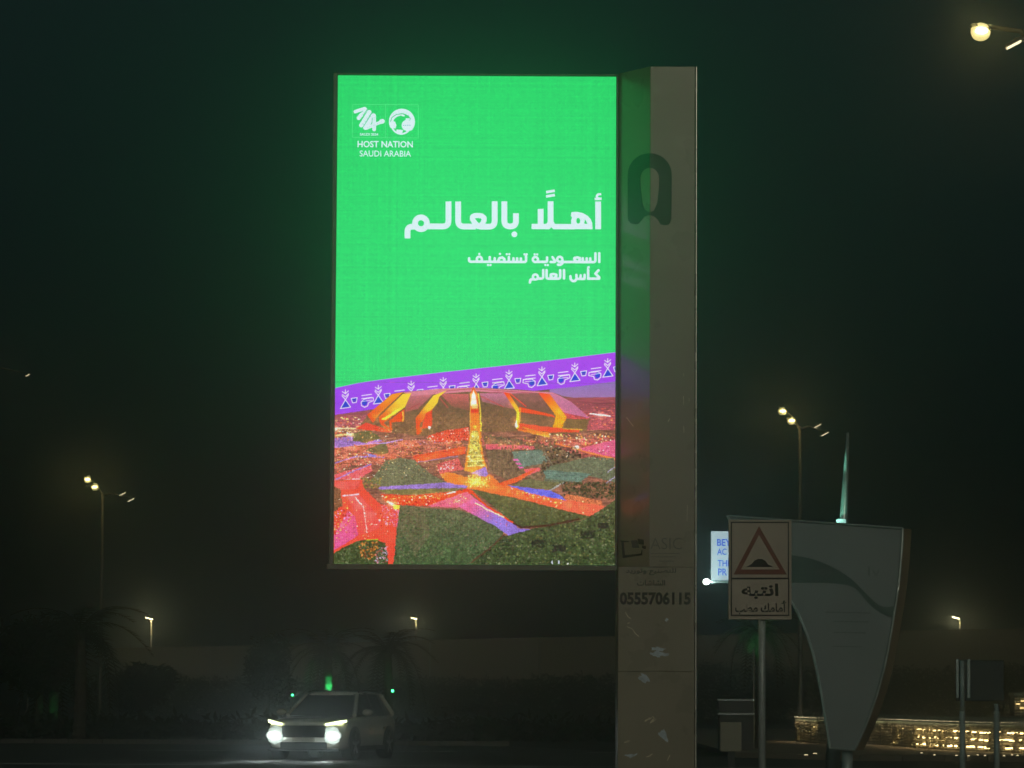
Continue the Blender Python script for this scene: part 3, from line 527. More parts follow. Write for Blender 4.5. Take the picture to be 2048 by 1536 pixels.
def round_tree(px, py_top, Y, wpx, label, seed, name='round_tree', cat='tree', trunk=True):
    base = G(px, 1390 + EYE * F_PX / Y + (px - 1024) * math.tan(ROLL)); top = W(px, py_top, Y).z; r = wpx / ppm(Y) / 2; h = top
    t = thing(name, (W(px, 1400, Y).x, Y, 0), label, cat); x = t.location.x; rnd = random.Random(seed)
    MB().tube([(x, Y, 0), (x + .1, Y, h * .35), (x + .05, Y, h * .7)], [.16, .12, .05], 8).build('trunk', M['bark'], t)
    bl = [((x, Y, h * .62), (r * .75, r * .7, h * .33))] + [((x + rnd.uniform(-.6, .6) * r, Y + rnd.uniform(-.4, .4) * r, h * rnd.uniform(.42, .8)), (r * .45, r * .45, h * .18)) for _ in range(9)]
    leaf_cloud('crown', bl, 900, .12, M['bush'], t, seed); return t
round_tree(280, 1322, 150, 135, 'round dark tree in front of the left part of the far wall', 21)
round_tree(530, 1262, 160, 100, 'dark bushy tree left of the car, breaking the line of the far wall', 22)
round_tree(75, 1215, 130, 190, 'broad dark tree at the left edge, behind the tall lamp', 23)

def frond_mesh(L, droop, seed):
    rnd = random.Random(seed); b = MB(); n = 26; pts = []
    for i in range(n + 1):
        t = i / n; pts.append(Vector((L * (t - .12 * t * t), 0, L * (.55 * t - (.55 + droop) * t * t))))
    b.tube(pts, [.03 * (1 - .8 * i / n) for i in range(n + 1)], 4)
    for i in range(2, n):
        t = i / n; l = .42 * L / 2.4 * math.sin(math.pi * min(1, .15 + t * .85)) ** .6 + .06
        for sg in (-1, 1):
            p = pts[i]; q = p + Vector((l * .55, sg * l * .8, -l * (.25 + .3 * rnd.random()))); d = (pts[i + 1] - p).normalized() * .035
            b.add([p - d, p + d, q], [(0, 1, 2)])
    return b
fronds = []
for k in range(3):
    o = frond_mesh(2.5, (.25, .5, .85)[k], k).build('frond', M['leaf']); fronds.append(o.data); bpy.data.objects.remove(o)
def palm(px, py_crown, Y, label, seed, scale=1., thick=.2, nf=20, group=None):
    rnd = random.Random(seed); c = W(px, py_crown, Y); t = thing('palm_tree', (c.x, Y, 0), label, 'palm tree', group)
    pts, rad = [], []; h = c.z; n = int(h / .14)
    for i in range(n + 1):
        z = h * i / n; pts.append((c.x + .05 * math.sin(z), Y, z)); rad.append(thick * (1.15 - .25 * z / h) * (1.12 if i % 2 else .92))
    MB().tube(pts, rad, 10).build('trunk', M['bark'], t)
    for k in range(nf):
        kind = 0 if k < nf // 3 else (1 if k < 2 * nf // 3 else 2)
        o = bpy.data.objects.new('frond', fronds[kind]); C.objects.link(o); o.parent = t; o.location = (.05 * math.sin(h), 0, h - .05)
        o.rotation_euler = (0, (-.55, -.15, .25)[kind] + rnd.uniform(-.15, .15), k * 2.4 + rnd.uniform(-.2, .2)); o.scale = (scale,) * 3
    return t
palm(655, 1300, 140, 'palm tree behind the car with its trunk lit green', 31, .85, .15)
palm(775, 1300, 140, 'palm tree with drooping dark fronds to the right of the green lit trunk', 32, .85, .15)
palm(160, 1262, 120, 'dark palm tree under the tall lamp on the left', 33, 1.0, .18)
palm(106, 1330, 130, 'palm tree at the far left with a faint green glow low on its trunk', 34, .9, .16)
palm(1517, 1262, 100, 'palm tree with green lit fronds just below the warning sign', 35, .55, .12)

def green_flood(px, py, Y, target, e, label, r=.05, lens=True, ang=30):
    p = W(px, py, Y); t = thing('green_floodlight', (p.x, Y, 0), label, 'floodlight', 'green floodlights between the palms')
    MB().tube([(p.x, Y + .1, 0), (p.x, Y + .1, p.z)], .018, 6).build('stake', M['lampbody'], t)
    MB().tube([(p.x, Y + .04, p.z), (p.x, Y + .16, p.z)], [r * 1.1, r * .8], 10).build('housing', M['lampbody'], t)
    if lens: MB().ball((p.x, Y, p.z), (r, .04, r)).build('lens', M['green'], t)
    d = (Vector(target) - p).normalized()
    s = spot('lamp_light', p + Vector((0, -.15, .05)) + d * .1, target, e, (.04, 1, .25), ang); s.parent = t; s.matrix_parent_inverse = Matrix.Translation(-t.location)
    return t
gx = W(655, 1300, 140)
green_flood(585, 1390, 138, W(600, 1420, 140), 20, 'small bright green floodlight above the left end of the car roof', .045, ang=9)
green_flood(785, 1382, 138, W(772, 1366, 139), 40, 'small bright green floodlight above the rear of the car', .05, ang=40)
green_flood(662, 1388, 139.66, W(655, 1366, 140), 110, 'green floodlight at the lit palm trunk behind the car', .02, lens=False, ang=70)
green_flood(110, 1432, 129, W(106, 1412, 130), 12, 'dim green floodlight by the palm at the far left', .02, lens=False, ang=60)
green_flood(1508, 1300, 98.5, W(1516, 1255, 100), 55, 'green floodlight in the palm below the warning sign', .02, lens=False, ang=70)

# ------------------------------------------------------------------ street lamps
def street_lamp(px, py_top, Y, heads, label, lens, group=None, rad=.085, dim=(), scale=1., bowl=0.):
    """heads: pixel offsets of the lenses from the pole top; dim: the same for the heads seen on edge"""
    top = W(px, py_top, Y); t = thing('street_lamp', (top.x, Y, 0), label, 'street lamp', group); k = 1 / ppm(Y)
    MB().tube([(top.x, Y, 0), (top.x, Y, .5), (top.x, Y, top.z)], [rad * 1.5, rad * 1.3, rad * .8], 12).build('pole', M['pole'], t, smooth=True)
    for L, lm_, tilt in ((heads, lens, R(14)), (dim, M['lamp_dim'], R(-28))):  # the dim heads and their arms are added, shaped after ghost reflections
        if not L: continue
        far = max(L, key=lambda q: abs(q[0])); q = Vector((top.x + far[0] * k, Y, top.z - far[1] * k)); d = q - top
        MB().tube([top - Vector((0, 0, .15)), top + d * .35 + Vector((0, 0, .10)), top + d * .8 + Vector((0, 0, .08)), q + Vector((0, 0, .07))], [.05, .04, .035, .03], 8).build('arm', M['pole'], t)
        for hx, hy in L:
            c = Vector((top.x + hx * k, Y, top.z - hy * k)); rot = Matrix.Rotation(tilt, 3, 'Y'); s = scale
            h = MB().box(c + Vector((0, 0, .07)) * s, (.62 * s, .34 * s, .09 * s), rot, .8).build('lamp_head', M['lampbody'], t, bevel=.015)
            if L is heads and bowl:
                MB().ball(c + Vector((0, 0, -.03)), (bowl, bowl * .8, bowl * .92), 20, 14).build('diffuser_bowl', M['bowl'], h, smooth=True)  # halo of the lamp built as a glowing ball
                MB().ball(c + Vector((0, -bowl * .8, -.03)), (bowl * .62, bowl * .35, bowl * .26), 12, 8).build('lens', lm_, h)
            else: MB().box(c, (.42 * s, .26 * s, .05 * s), rot).build('lens', lm_, h)
    return t
LG = 'tall street lamps of the far road'
street_lamp(206, 985, 187, [(-31, -27), (-16, -12)], 'tall street lamp on the left with four heads, two of them glaring', M['lamp_hot'], LG, .09, [(39, 3), (56, 15)], .8, .19)
street_lamp(1600, 852, 140, [(-35, -31), (-17, -12)], 'tall four headed street lamp between the billboard and the tapered spire', M['lamp_hot'], LG, .075, [(35, 0), (50, 16)], .65, .155)
street_lamp(303, 1243, 275, [(-5, -6)], 'small distant street lamp low on the left above the far wall', M['lamp_far'], 'small distant street lamps', .08, scale=1.25)
street_lamp(832, 1243, 275, [(-4, -6)], 'small distant street lamp below the bottom edge of the screen', M['lamp_far'], 'small distant street lamps', .06, scale=1.1)
street_lamp(1920, 1243, 275, [(-8, -7)], 'small distant street lamp at the right above the far wall', M['lamp_far'], 'small distant street lamps', .08, scale=1.25)
street_lamp(2085, 84, 56, [(-125, -24)], 'nearest street lamp, glaring in the top right corner', M['lamp_big'], None, .09, dim=[(-58, 6), (-50, 7)][:1], scale=.55, bowl=.15)
street_lamp(-30, 735, 160, [(14, 0)], 'street lamp cut off by the left edge, only its glow and a dim head showing', M['lamp_hot'], None, .08, [(86, 15)], .45)

# ------------------------------------------------------------------ LED billboard
YB = 37.5
BP = lambda px, py, out=0.: (lambda p: Vector((p.x, YB - out, p.z)))(W(px, py, YB))
xl = (BP(676, 153).x + BP(667, 1130).x) / 2; xr = (BP(1233, 151).x + BP(1229, 1130).x) / 2; zt = (BP(676, 153).z + BP(1233, 151).z) / 2; zb = BP(948, 1129).z
bb = thing('digital_billboard', (1.45, YB, 0), 'tall billboard pillar with a glowing green portrait screen on its left', 'billboard')
im = bpy.data.images.new('screen picture', AW, AH)
pic = paint_screen({s: text_tris(s, b) for s, b in (('SAUDI 2034', .03), ('HOST NATION', .025), ('SAUDI ARABIA', .01))})
buf = np.ones((AH, AW, 4), np.float32); buf[..., :3] = pic[::-1]; im.pixels.foreach_set(buf.ravel()); im.update(); im.pack()
m, t, b = new_mat('LED screen'); ti = t.nodes.new('ShaderNodeTexImage'); ti.image = im; ti.interpolation = 'Cubic'
b.inputs['Base Color'].default_value = (.01, .01, .01, 1); b.inputs['Roughness'].default_value = .6; b.inputs['Specular IOR Level'].default_value = .1
t.links.new(ti.outputs[0], b.inputs['Emission Color']); b.inputs['Emission Strength'].default_value = 1.14
scr = MB().add([(xl, YB, zb), (xr, YB, zb), (xr, YB, zt), (xl, YB, zt)], [(0, 1, 2, 3)])
me = bpy.data.meshes.new('screen'); me.from_pydata(scr.v, [], scr.f); uv = me.uv_layers.new(name='uv')
for l, c in zip(uv.data, ((0, 0), (1, 0), (1, 1), (0, 1))): l.uv = c
me.materials.append(m); so = bpy.data.objects.new('screen', me); C.objects.link(so); so.parent = bb; so.matrix_parent_inverse = Matrix.Translation(-bb.location)
so['label'] = 'lit green portrait screen with white lettering over a picture of a stadium'
fr = MB(); T = .045
px0, px1 = BP(1236, 700).x, BP(1394, 700).x
fr.b2((xl - T, YB - .035, zb - T), (xl - .002, YB + .05, zt + T * .5)); fr.b2((xr + .002, YB - .03, zb - T), (px0 - .004, YB + .05, zt + T * .5))
fr.b2((xl - T, YB - .03, zt + .002), (xr + .002, YB + .05, zt + T * .5 - .002)); fr.b2((xl - T - .02, YB - .06, zb - T - .012), (px0 - .004, YB + .05, zb - .002))
fr.build('screen_frame', M['cabinet'], bb, bevel=.006)
MB().b2((xl - T, YB + .055, zb - T), (px0 - .004, YB + .36, zt + T * .5)).build('cabinet', M['cabinet'], bb, bevel=.01)
bk = emit('rear LED screen', (.30, .92, .74), 3.2)
MB().add([(xl, YB + .364, zb), (xr, YB + .364, zb), (xr, YB + .364, zt), (xl, YB + .364, zt)], [(3, 2, 1, 0)]).build('rear_screen', bk, bb)  # unseen rear face, added to throw teal light on the monument
ztop = BP(1320, 133).z; zs = BP(1320, 1343).z
DF, PXC = .45, 1300                            # how far the pillar stands in front of the screen, and where its added splay ends
YF = YB - DF; FP = lambda px, py, out=0.: (lambda p: Vector((p.x, YF - out, p.z)))(W(px, py, YF))
fx0, fx1, fxc = FP(1236, 1300).x, FP(1394, 700).x, FP(PXC, 640).x; zc = FP(1300, 1134).z; ztf = FP(1320, 133).z; zs = FP(1320, 1343).z
MB().b2((fx0, YF, .1), (fx1 - .022, YB + .45, zs - .001)).build('cladding_panel', M['clad'], bb, bevel=.004)
MB().b2((fx0, YF, zs + .001), (fx1 - .022, YB + .45, zc - .001)).build('cladding_panel', M['clad'], bb, bevel=.004)
MB().prism([(px0, YB - .005, zc + .001), (fxc, YF, zc + .001), (fx1 - .022, YF, zc + .001), (fx1 - .022, YB + .45, zc + .001), (px0, YB + .45, zc + .001)], (0, 0, ztf - zc)).build('splayed_panel', M['clad'], bb, bevel=.003)  # splay added so the pillar shows a ghost of the screen
c0, c1 = Vector((px0, YB - .005, 0)), Vector((fxc, YF, 0)); cn = Vector((c1.y - c0.y, -(c1.x - c0.x), 0)).normalized()
def CH(px, py, out=0.):                       # a point on the added splay
    d = ray(px, py); o = Vector((0, 0, EYE)); return o + d * ((c0 - o).dot(cn) / d.dot(cn)) + cn * out
MB().b2((fx1 - .020, YF - .02, .1), (fx1 + .002, YB + .45, ztf + .002)).build('edge_trim', M['trim'], bb, bevel=.008)
MB().b2((px0 - .15, YB - .75, 0), (px1 + .15, YB + .65, .1)).build('base_plinth', M['kerb'], bb, bevel=.01)
for z in (zb + 1.0, zt - 1.0): MB().b2((px0 - .6, YB + .36, z - .06), (px0 + .02, YB + .44, z + .06)).build('bracket', M['galv'], bb)
PP = lambda px, py, out=0.: FP(px, py, out)
E4 = lambda L: [(1220 + x / 3.072, 120 + y / 3.072) for x, y in L]; E8 = lambda L: [(1230 + x / 9.035, 1055 + y / 9.035) for x, y in L]
arc = lambda cx, cy, rx, ry, a0, a1, n=12: [(cx + rx * math.cos(R(a0 + (a1 - a0) * i / n)), cy - ry * math.sin(R(a0 + (a1 - a0) * i / n))) for i in range(n + 1)]
hole = arc(244, 730, 58, 68, 180, 0) + [(300, 790), (290, 880), (270, 925), (240, 937), (215, 920), (200, 880), (190, 790)]
xm = (PXC - 1220) * 3.072
lh = [(xm - 1, 573)] + arc(245, 705, 135, 132, 92, 180, 8) + [(110, 960), (112, 985), (130, 1005), (170, 1010), (190, 990), (210, 962), (xm - 1, 952), (xm - 1, 937), (215, 920), (200, 880), (190, 790)] + arc(244, 730, 58, 68, 180, 92, 6) + [(xm - 1, 662)]
rh = [(xm + 1, 573)] + arc(245, 705, 135, 132, 88, 0, 8) + [(378, 980), (365, 1008), (340, 1017), (310, 1012), (300, 990), (280, 965), (xm + 1, 952), (xm + 1, 937), (270, 925), (290, 880), (300, 790)] + arc(244, 730, 58, 68, 0, 88, 6) + [(xm + 1, 662)]
print_shape('emblem', [E4(lh)], CH, M['vinyl'], bb); print_shape('emblem', [E4(rh)], PP, M['vinyl'], bb)
for L in ([(95, 232), (255, 250), (255, 262), (160, 268), (180, 500), (470, 470), (485, 400), (495, 400), (492, 500), (150, 552), (140, 540), (118, 268)],): print_shape('logo', [E8(L)], CH, M['ink'], bb)
print_shape('logo_square', [E8([(295, 235), (400, 230), (440, 370), (312, 365)])], CH, M['blueprint'], bb)
for L in ([(410, 198), (520, 220), (522, 312), (430, 300)], [(490, 325), (562, 330), (556, 392), (492, 370)]): print_shape('logo_square', [E8(L)], CH, M['ink'], bb)
print_text('lettering', 'ASIC', E8([(640, 185)])[0] + E8([(1215, 395)])[0], PP, M['faint'], bb, -.012)
for y, x0, x1 in ((462, 650, 1150), (522, 650, 1100), (600, 800, 1050)):
    x = x0; rr = random.Random(y)
    while x < x1: w_ = rr.uniform(14, 46); print_shape('small_print', [E8([(x, y), (x + w_, y), (x + w_, y + 16), (x, y + 16)])], PP, M['faint'], bb); x += w_ + 10
AR = lambda s: ''.join(chr(c) for c in s)[::-1]
print_text('arabic_line', AR([0xFEDF, 0xFEE0, 0xFE98, 0xFEBC, 0xFEE8, 0xFEF4, 0xFECA, 0x20, 0xFEED, 0xFE97, 0xFEEE, 0xFEAD, 0xFEF3, 0xFEAA]), E8([(195, 735)])[0] + E8([(1105, 862)])[0], PP, M['ink'], bb, .015)
print_text('arabic_line', AR([0xFE8D, 0xFEDF, 0xFEB8, 0xFE8E, 0xFEB7, 0xFE8E, 0xFE95]), E8([(395, 948)])[0] + E8([(905, 1050)])[0], PP, M['ink'], bb, .015)
print_text('phone_number', '0555706115', E8([(85, 1165)])[0] + E8([(1368, 1400)])[0], PP, M['ink'], bb, .040)
# reflections in the cladding, painted on as pale patches and streaks
E6 = lambda L: [(1220 + x / 3.097, 1040 + y / 3.097) for x, y in L]; rr = random.Random(5); lay = [0]
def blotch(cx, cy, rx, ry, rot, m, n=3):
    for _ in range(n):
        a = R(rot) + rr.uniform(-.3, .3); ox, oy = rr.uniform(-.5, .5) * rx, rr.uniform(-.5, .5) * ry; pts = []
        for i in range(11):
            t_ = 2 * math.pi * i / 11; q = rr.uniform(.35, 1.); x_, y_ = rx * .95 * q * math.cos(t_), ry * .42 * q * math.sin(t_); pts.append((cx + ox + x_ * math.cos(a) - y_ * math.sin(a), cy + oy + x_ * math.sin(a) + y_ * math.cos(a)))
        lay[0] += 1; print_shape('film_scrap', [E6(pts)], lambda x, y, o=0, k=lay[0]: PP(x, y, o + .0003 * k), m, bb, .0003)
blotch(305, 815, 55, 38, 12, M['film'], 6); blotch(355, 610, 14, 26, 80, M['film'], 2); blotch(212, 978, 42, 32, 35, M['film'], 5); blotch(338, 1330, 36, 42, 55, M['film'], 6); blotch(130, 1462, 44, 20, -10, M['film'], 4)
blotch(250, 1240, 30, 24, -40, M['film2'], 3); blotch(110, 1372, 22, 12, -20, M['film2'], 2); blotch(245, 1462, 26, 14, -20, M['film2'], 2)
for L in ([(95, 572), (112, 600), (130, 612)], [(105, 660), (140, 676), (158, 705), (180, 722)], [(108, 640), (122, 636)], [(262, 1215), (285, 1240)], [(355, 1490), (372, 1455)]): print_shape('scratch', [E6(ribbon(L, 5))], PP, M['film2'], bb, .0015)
E5 = lambda L: [(1220 + x / 2.845, 620 + y / 2.845) for x, y in L]
for L, w_ in (([(95, 612), (120, 645), (134, 662)], 5), ([(340, 618), (330, 636)], 5), ([(420, 360), (418, 375)], 2), ([(418, 490), (418, 540)], 3), ([(450, 500), (450, 520)], 2), ([(420, 660), (420, 700)], 3), ([(440, 1110), (438, 1200)], 2)): print_shape('scratch', [E5(ribbon(L, w_))], CH if L[0][0] < 200 else PP, M['film2'], bb, .0015)  # lamp glints painted on as pale streaks

# ------------------------------------------------------------------ warning sign
YS = 36.
SP = lambda px, py, out=0.: (lambda p: Vector((p.x, YS - out, p.z)))(W(px, py, YS))
ws = thing('warning_sign', (SP(1524, 1400).x, YS + .05, 0), 'dusty speed bump warning sign on a pole in front of the monument', 'road sign')
a, b_ = SP(1457, 1239), SP(1583, 1040)
MB().b2((a.x, YS, a.z), (b_.x, YS + .03, b_.z)).build('sign_plate', M['sgnw'], ws, bevel=.006)
cx = SP(1525, 1400).x
MB().tube([(cx, YS + .075, 0), (cx, YS + .075, b_.z - .1)], .034, 14).build('post', M['galv'], ws, smooth=True)
for py in (1075, 1205): MB().b2((a.x + .1, YS + .031, SP(1500, py).z - .025), (b_.x - .1, YS + .045, SP(1500, py).z + .025)).build('bracket', M['galv'], ws)
def frame_loops(x0, y0, x1, y1, w_): return [[(x0, y0), (x1, y0), (x1, y1), (x0, y1)], [(x0 + w_, y0 + w_), (x0 + w_, y1 - w_), (x1 - w_, y1 - w_), (x1 - w_, y0 + w_)]]
print_shape('border', frame_loops(1461.5, 1043.5, 1578, 1158, 2.6), SP, M['sgnk'], ws); print_shape('border', frame_loops(1461.5, 1156, 1578.5, 1232, 2.6), lambda x, y, o=0: SP(x, y, o + .0026), M['sgnk'], ws)
print_shape('triangle', [[(1518, 1052), (1573.5, 1149), (1467, 1149)], [(1518, 1070), (1482, 1139), (1559, 1139)]], SP, M['sgnr'], ws)
print_shape('bump_symbol', [[(1492, 1134), (1498, 1131), (1503, 1128), (1509, 1121), (1516, 1118), (1524, 1118), (1531, 1122), (1536, 1129), (1541, 1131), (1546, 1134)]], SP, M['sgnk'], ws)
print_text('arabic_line', AR([0xFE8D, 0xFEE7, 0xFE98, 0xFE92, 0xFEEA]), (1483, 1167, 1557, 1198), SP, M['sgnk'], ws, .032)
print_text('arabic_line', AR([0xFE83, 0xFEE3, 0xFE8E, 0xFEE3, 0xFEDA, 0x20, 0xFEE3, 0xFEC4, 0xFE90]), (1470, 1201, 1574, 1229), SP, M['sgnk'], ws, .027)

# ------------------------------------------------------------------ monument
YM = 62.; nrm = Vector((-.50, -.86, 0)).normalized(); p0 = W(1640, 1250, YM)
def MP(px, py, out=0.):
    d = ray(px, py); o = Vector((0, 0, EYE)); return o + d * ((p0 - o).dot(nrm) / d.dot(nrm)) + nrm * out
mo = thing('monument', (MP(1690, 1500).x, MP(1690, 1500).y, 0), 'tall monument slab tapering to a point below, behind the warning sign', 'monument')
def smooth_curve(K, n=5):
    out = []
    for i in range(len(K) - 1):
        a, b, c, d = (Vector(K[max(i - 1, 0)]), Vector(K[i]), Vector(K[i + 1]), Vector(K[min(i + 2, len(K) - 1)]))
        for j in range(n):
            t = j / n; out.append(tuple(.5 * ((2 * b) + (c - a) * t + (2 * a - 5 * b + 4 * c - d) * t * t + (3 * b - a - 3 * c + d) * t ** 3)))
    return out + [tuple(K[-1])]
left = smooth_curve([(1455, 1032), (1487, 1092), (1540, 1150), (1588, 1212), (1622, 1292), (1640, 1372), (1652, 1445), (1660, 1497)]); right = smooth_curve([(1710, 1500), (1742, 1425), (1770, 1330), (1793, 1200), (1802, 1120), (1806, 1057)])
front = left + right; back = nrm * -.34
pts = [MP(*q) for q in front]; n = len(pts)
MB().add([p + back for p in pts] + pts, [tuple(range(n))[::-1], tuple(range(n, 2 * n))]).build('face_panel', M['mon'], mo)
sd = MB(); sd.add([p + back for p in pts] + [p + nrm * -.003 for p in pts], [(i, (i + 1) % n, (i + 1) % n + n, i + n) for i in range(n)]).build('side_band', M['monedge'], mo, smooth=False)
MB().tube([p + nrm * .004 for p in pts] + [pts[0] + nrm * .004], .024, 6).build('edging', M['rim'], mo)
zp = MP(1683, 1500).z; q = MP(1686, 1500) + back * .5
MB().tube([(q.x, q.y, 0), (q.x, q.y, zp + .02)], .09, 14).build('post', M['galv'], mo, smooth=True)
sw = smooth_curve([(1583, 1110), (1625, 1118), (1668, 1136), (1705, 1160), (1735, 1190), (1762, 1212), (1794, 1212)]) + smooth_curve([(1790, 1236), (1765, 1228), (1738, 1208), (1712, 1178), (1680, 1168), (1630, 1166), (1562, 1166)]) + smooth_curve([(1520, 1118), (1545, 1112)])
print_shape('swoosh', [sw], MP, M['monswoosh'], mo); print_shape('badge', [arc(1648, 1144, 20, 7, 0, 345, 12)], lambda x, y, o=0: MP(x, y, o + .0026), M['monprint'], mo)
for k, (x0, x1, y) in enumerate(((1652, 1735, 1222), (1668, 1728, 1240), (1668, 1730, 1262), (1664, 1722, 1290))):
    x = x0; rr = random.Random(k)
    while x < x1: w_ = rr.uniform(4, 12); print_shape('faint_print', [[(x, y + x * .02 - 32), (x + w_, y + (x + w_) * .02 - 32), (x + w_, y + (x + w_) * .02 - 29.5), (x, y + x * .02 - 29.5)]], MP, M['monprint'], mo); x += w_ + 2
print_shape('numeral', [ribbon([(1738, 1133), (1738, 1152)], 3), ribbon([(1746, 1140), (1752, 1152), (1758, 1140)], 2.5)], MP, M['monprint'], mo)

# spire
YP = 66.; a, b_ = W(1687, 1052, YP), W(1695.5, 866, YP); dx = (b_.x - a.x) / (b_.z - a.z)
spn = thing('spire', (a.x - dx * a.z, YP, 0), 'thin tapered steel spire glowing pale green, rising behind the monument', 'spire')
MB().tube([(a.x - dx * a.z, YP, 0), tuple(a), tuple(b_)], [.13, .080, .026], 16).build('shaft', M['rim'], spn, smooth=True)
c = W(1682, 1042, YP - .2); MB().tube([(c.x, YP - .2, c.z - .12), (c.x, YP - .2, c.z + .03)], .085, 12).build('lamp_collar', emit('pale green lamp', (.45, 1, .85), .9), spn)
for k_, (ty, e) in enumerate(((1000, 150), (900, 1500))):
    s = spot('lamp_light', (c.x - .75, YP - 1.1, c.z - .45), W(1691, ty, YP), e, (.30, 1, .70), 14 if k_ else 26, .7); s.parent = spn; s.matrix_parent_inverse = Matrix.Translation(-spn.location)  # unseen spots added to light the spire

# ------------------------------------------------------------------ small advertising sign beyond the warning sign
YA = 66.; AP = lambda px, py, out=0.: (lambda p: Vector((p.x, YA - out, p.z)))(W(px, py, YA))
ad = thing('advertising_board', (AP(1466, 1160).x, YA, 0), 'small lit white advertising board with blue lettering half hidden by the warning sign', 'signboard')
a, b_ = AP(1423, 1160), AP(1535, 1063)
MB().b2((a.x, YA, a.z), (b_.x, YA + .2, b_.z)).build('board', emit('backlit white board', (.62, .84, .95), .62, (.7, .75, .75)), ad)  # light of the floodlight put in as a glow of board and letters
blue = emit('blue letters', (.04, .16, .80), .8, (.03, .06, .3))
for s_, bx in (('BEY', (1434, 1078, 1462, 1092)), ('AC', (1434, 1097, 1453, 1110)), ('THE', (1435, 1120, 1462, 1133)), ('PR', (1436, 1137, 1454, 1151))): print_text('lettering', s_, bx, lambda x, y, o=0: AP(x, y, o * 4 + .01), blue, ad, .02)
MB().tube([(AP(1527, 1160).x, YA + .3, 0), (AP(1527, 1160).x, YA + .3, b_.z)], .05, 10).build('mast', M['pole'], ad)
bar = MB().b2((AP(1410, 1167).x, YA - .4, AP(1410, 1167).z), (b_.x, YA - .34, AP(1410, 1163).z)).build('light_bar', M['galv'], ad)
MB().b2((AP(1470, 1167).x, YA - .34, AP(1410, 1167).z), (AP(1474, 1167).x, YA + .1, AP(1410, 1163).z)).build('support_arm', M['galv'], ad)
MB().ball(AP(1410, 1165, .45), (.055, .05, .05), 12, 8).build('floodlight', emit('cool floodlight', (.80, 1, .92), 70.), ad)
for tgt, e, an in ((MP(1600, 1075), 45, 75), (AP(1450, 1130), 6, 70)):
    s = spot('lamp_light', AP(1408, 1166, 1.3), tgt, e, (.34, 1, .80), an, 1., .08); s.parent = ad; s.matrix_parent_inverse = Matrix.Translation(-ad.location)  # the spot aimed at the monument is added for its teal light

# ------------------------------------------------------------------ road sign on two posts, seen from behind
YR = 60.; RP = lambda px, py, out=0.: (lambda p: Vector((p.x, YR - out, p.z)))(W(px, py, YR))
rs = thing('two_post_sign', (RP(1950, 1400).x, YR, 0), 'blank backed road sign on two steel posts at the right edge', 'road sign')
MB().b2((RP(1912, 1402).x, YR, RP(1912, 1402).z), (RP(2008, 1402).x, YR + .03, RP(1912, 1320).z)).build('sign_panel', M['signback'], rs, bevel=.004)
fl = MB(); 
for y in (1321, 1399): fl.b2((RP(1942, y).x, YR - .02, RP(1950, y + 2).z), (RP(2006, y).x, YR - .002, RP(1950, y).z))
fl.build('stiffener', M['tin'], rs)
for x0, x1 in ((1912, 1917), (1934, 1940)): MB().b2((RP(x0, 1400).x, YR - .05, RP(1920, 1396).z), (RP(x1, 1400).x, YR - .002, RP(1920, 1318).z)).build('channel', M['galv'], rs, bevel=.004)
for px, t0 in ((1923.5, 1322), (1992, 1408)):
    x = RP(px, 1450).x; MB().tube([(x, YR - .08, RP(px, 1425).z), (x, YR - .08, RP(px, t0).z)], .036, 14).build('inner_post', M['galv'], rs, smooth=True)
    MB().tube([(x, YR - .08, 0), (x, YR - .08, RP(px, 1422).z)], .047, 14).build('post', M['galv'], rs, smooth=True)

# ------------------------------------------------------------------ service cabinet and board left of the sign pole
YC = 96.; CP = lambda px, py, out=0.: (lambda p: Vector((p.x, YC - out, p.z)))(W(px, py, YC))
sc_ = thing('service_cabinet', (CP(1472, 1500).x, YC, .13), 'dark service cabinet with two pale rails beside the sign pole', 'cabinet')
MB().b2((CP(1438, 1500).x, YC, .13), (CP(1507, 1500).x, YC + .6, CP(1470, 1399).z)).build('housing', M['tin'], sc_, bevel=.01)
for y in (1398, 1426): MB().b2((CP(1435, y).x, YC - .05, CP(1470, y + 4).z), (CP(1509, y).x, YC - .003, CP(1470, y).z)).build('rail', M['galv'], sc_)
for x0, x1 in ((1440, 1471), (1474, 1505)): MB().b2((CP(x0, 1).x, YC - .02, .25), (CP(x1, 1).x, YC - .003, CP(1470, 1433).z)).build('door', M['tin'], sc_, bevel=.004)
YD = 80.; DP = lambda px, py: W(px, py, YD)
db = thing('small_board', (DP(1462, 1500).x, YD, 0), 'small blank beige board on a short dark post', 'board')
MB().b2((DP(1441, 1503).x, YD, DP(1441, 1503).z), (DP(1483, 1503).x, YD + .05, DP(1441, 1444).z)).build('board', M['plate'], db, bevel=.006)
MB().b2((DP(1456, 1503).x, YD + .055, 0), (DP(1470, 1503).x, YD + .12, DP(1441, 1480).z)).build('post', M['plastic'], db)
YE = 140.; eb = thing('roadside_sign', (W(56, 1370, YE).x, YE, 0), 'small grey sign on a thin post at the far left, barely lit', 'road sign')
MB().b2((W(48, 1375, YE).x, YE, W(48, 1375, YE).z), (W(62, 1375, YE).x, YE + .03, W(48, 1348, YE).z)).build('sign_plate', M['plate'], eb)
MB().tube([(W(55, 1375, YE).x, YE + .06, 0), (W(55, 1375, YE).x, YE + .06, W(55, 1352, YE).z)], .03, 8).build('post', M['galv'], eb)

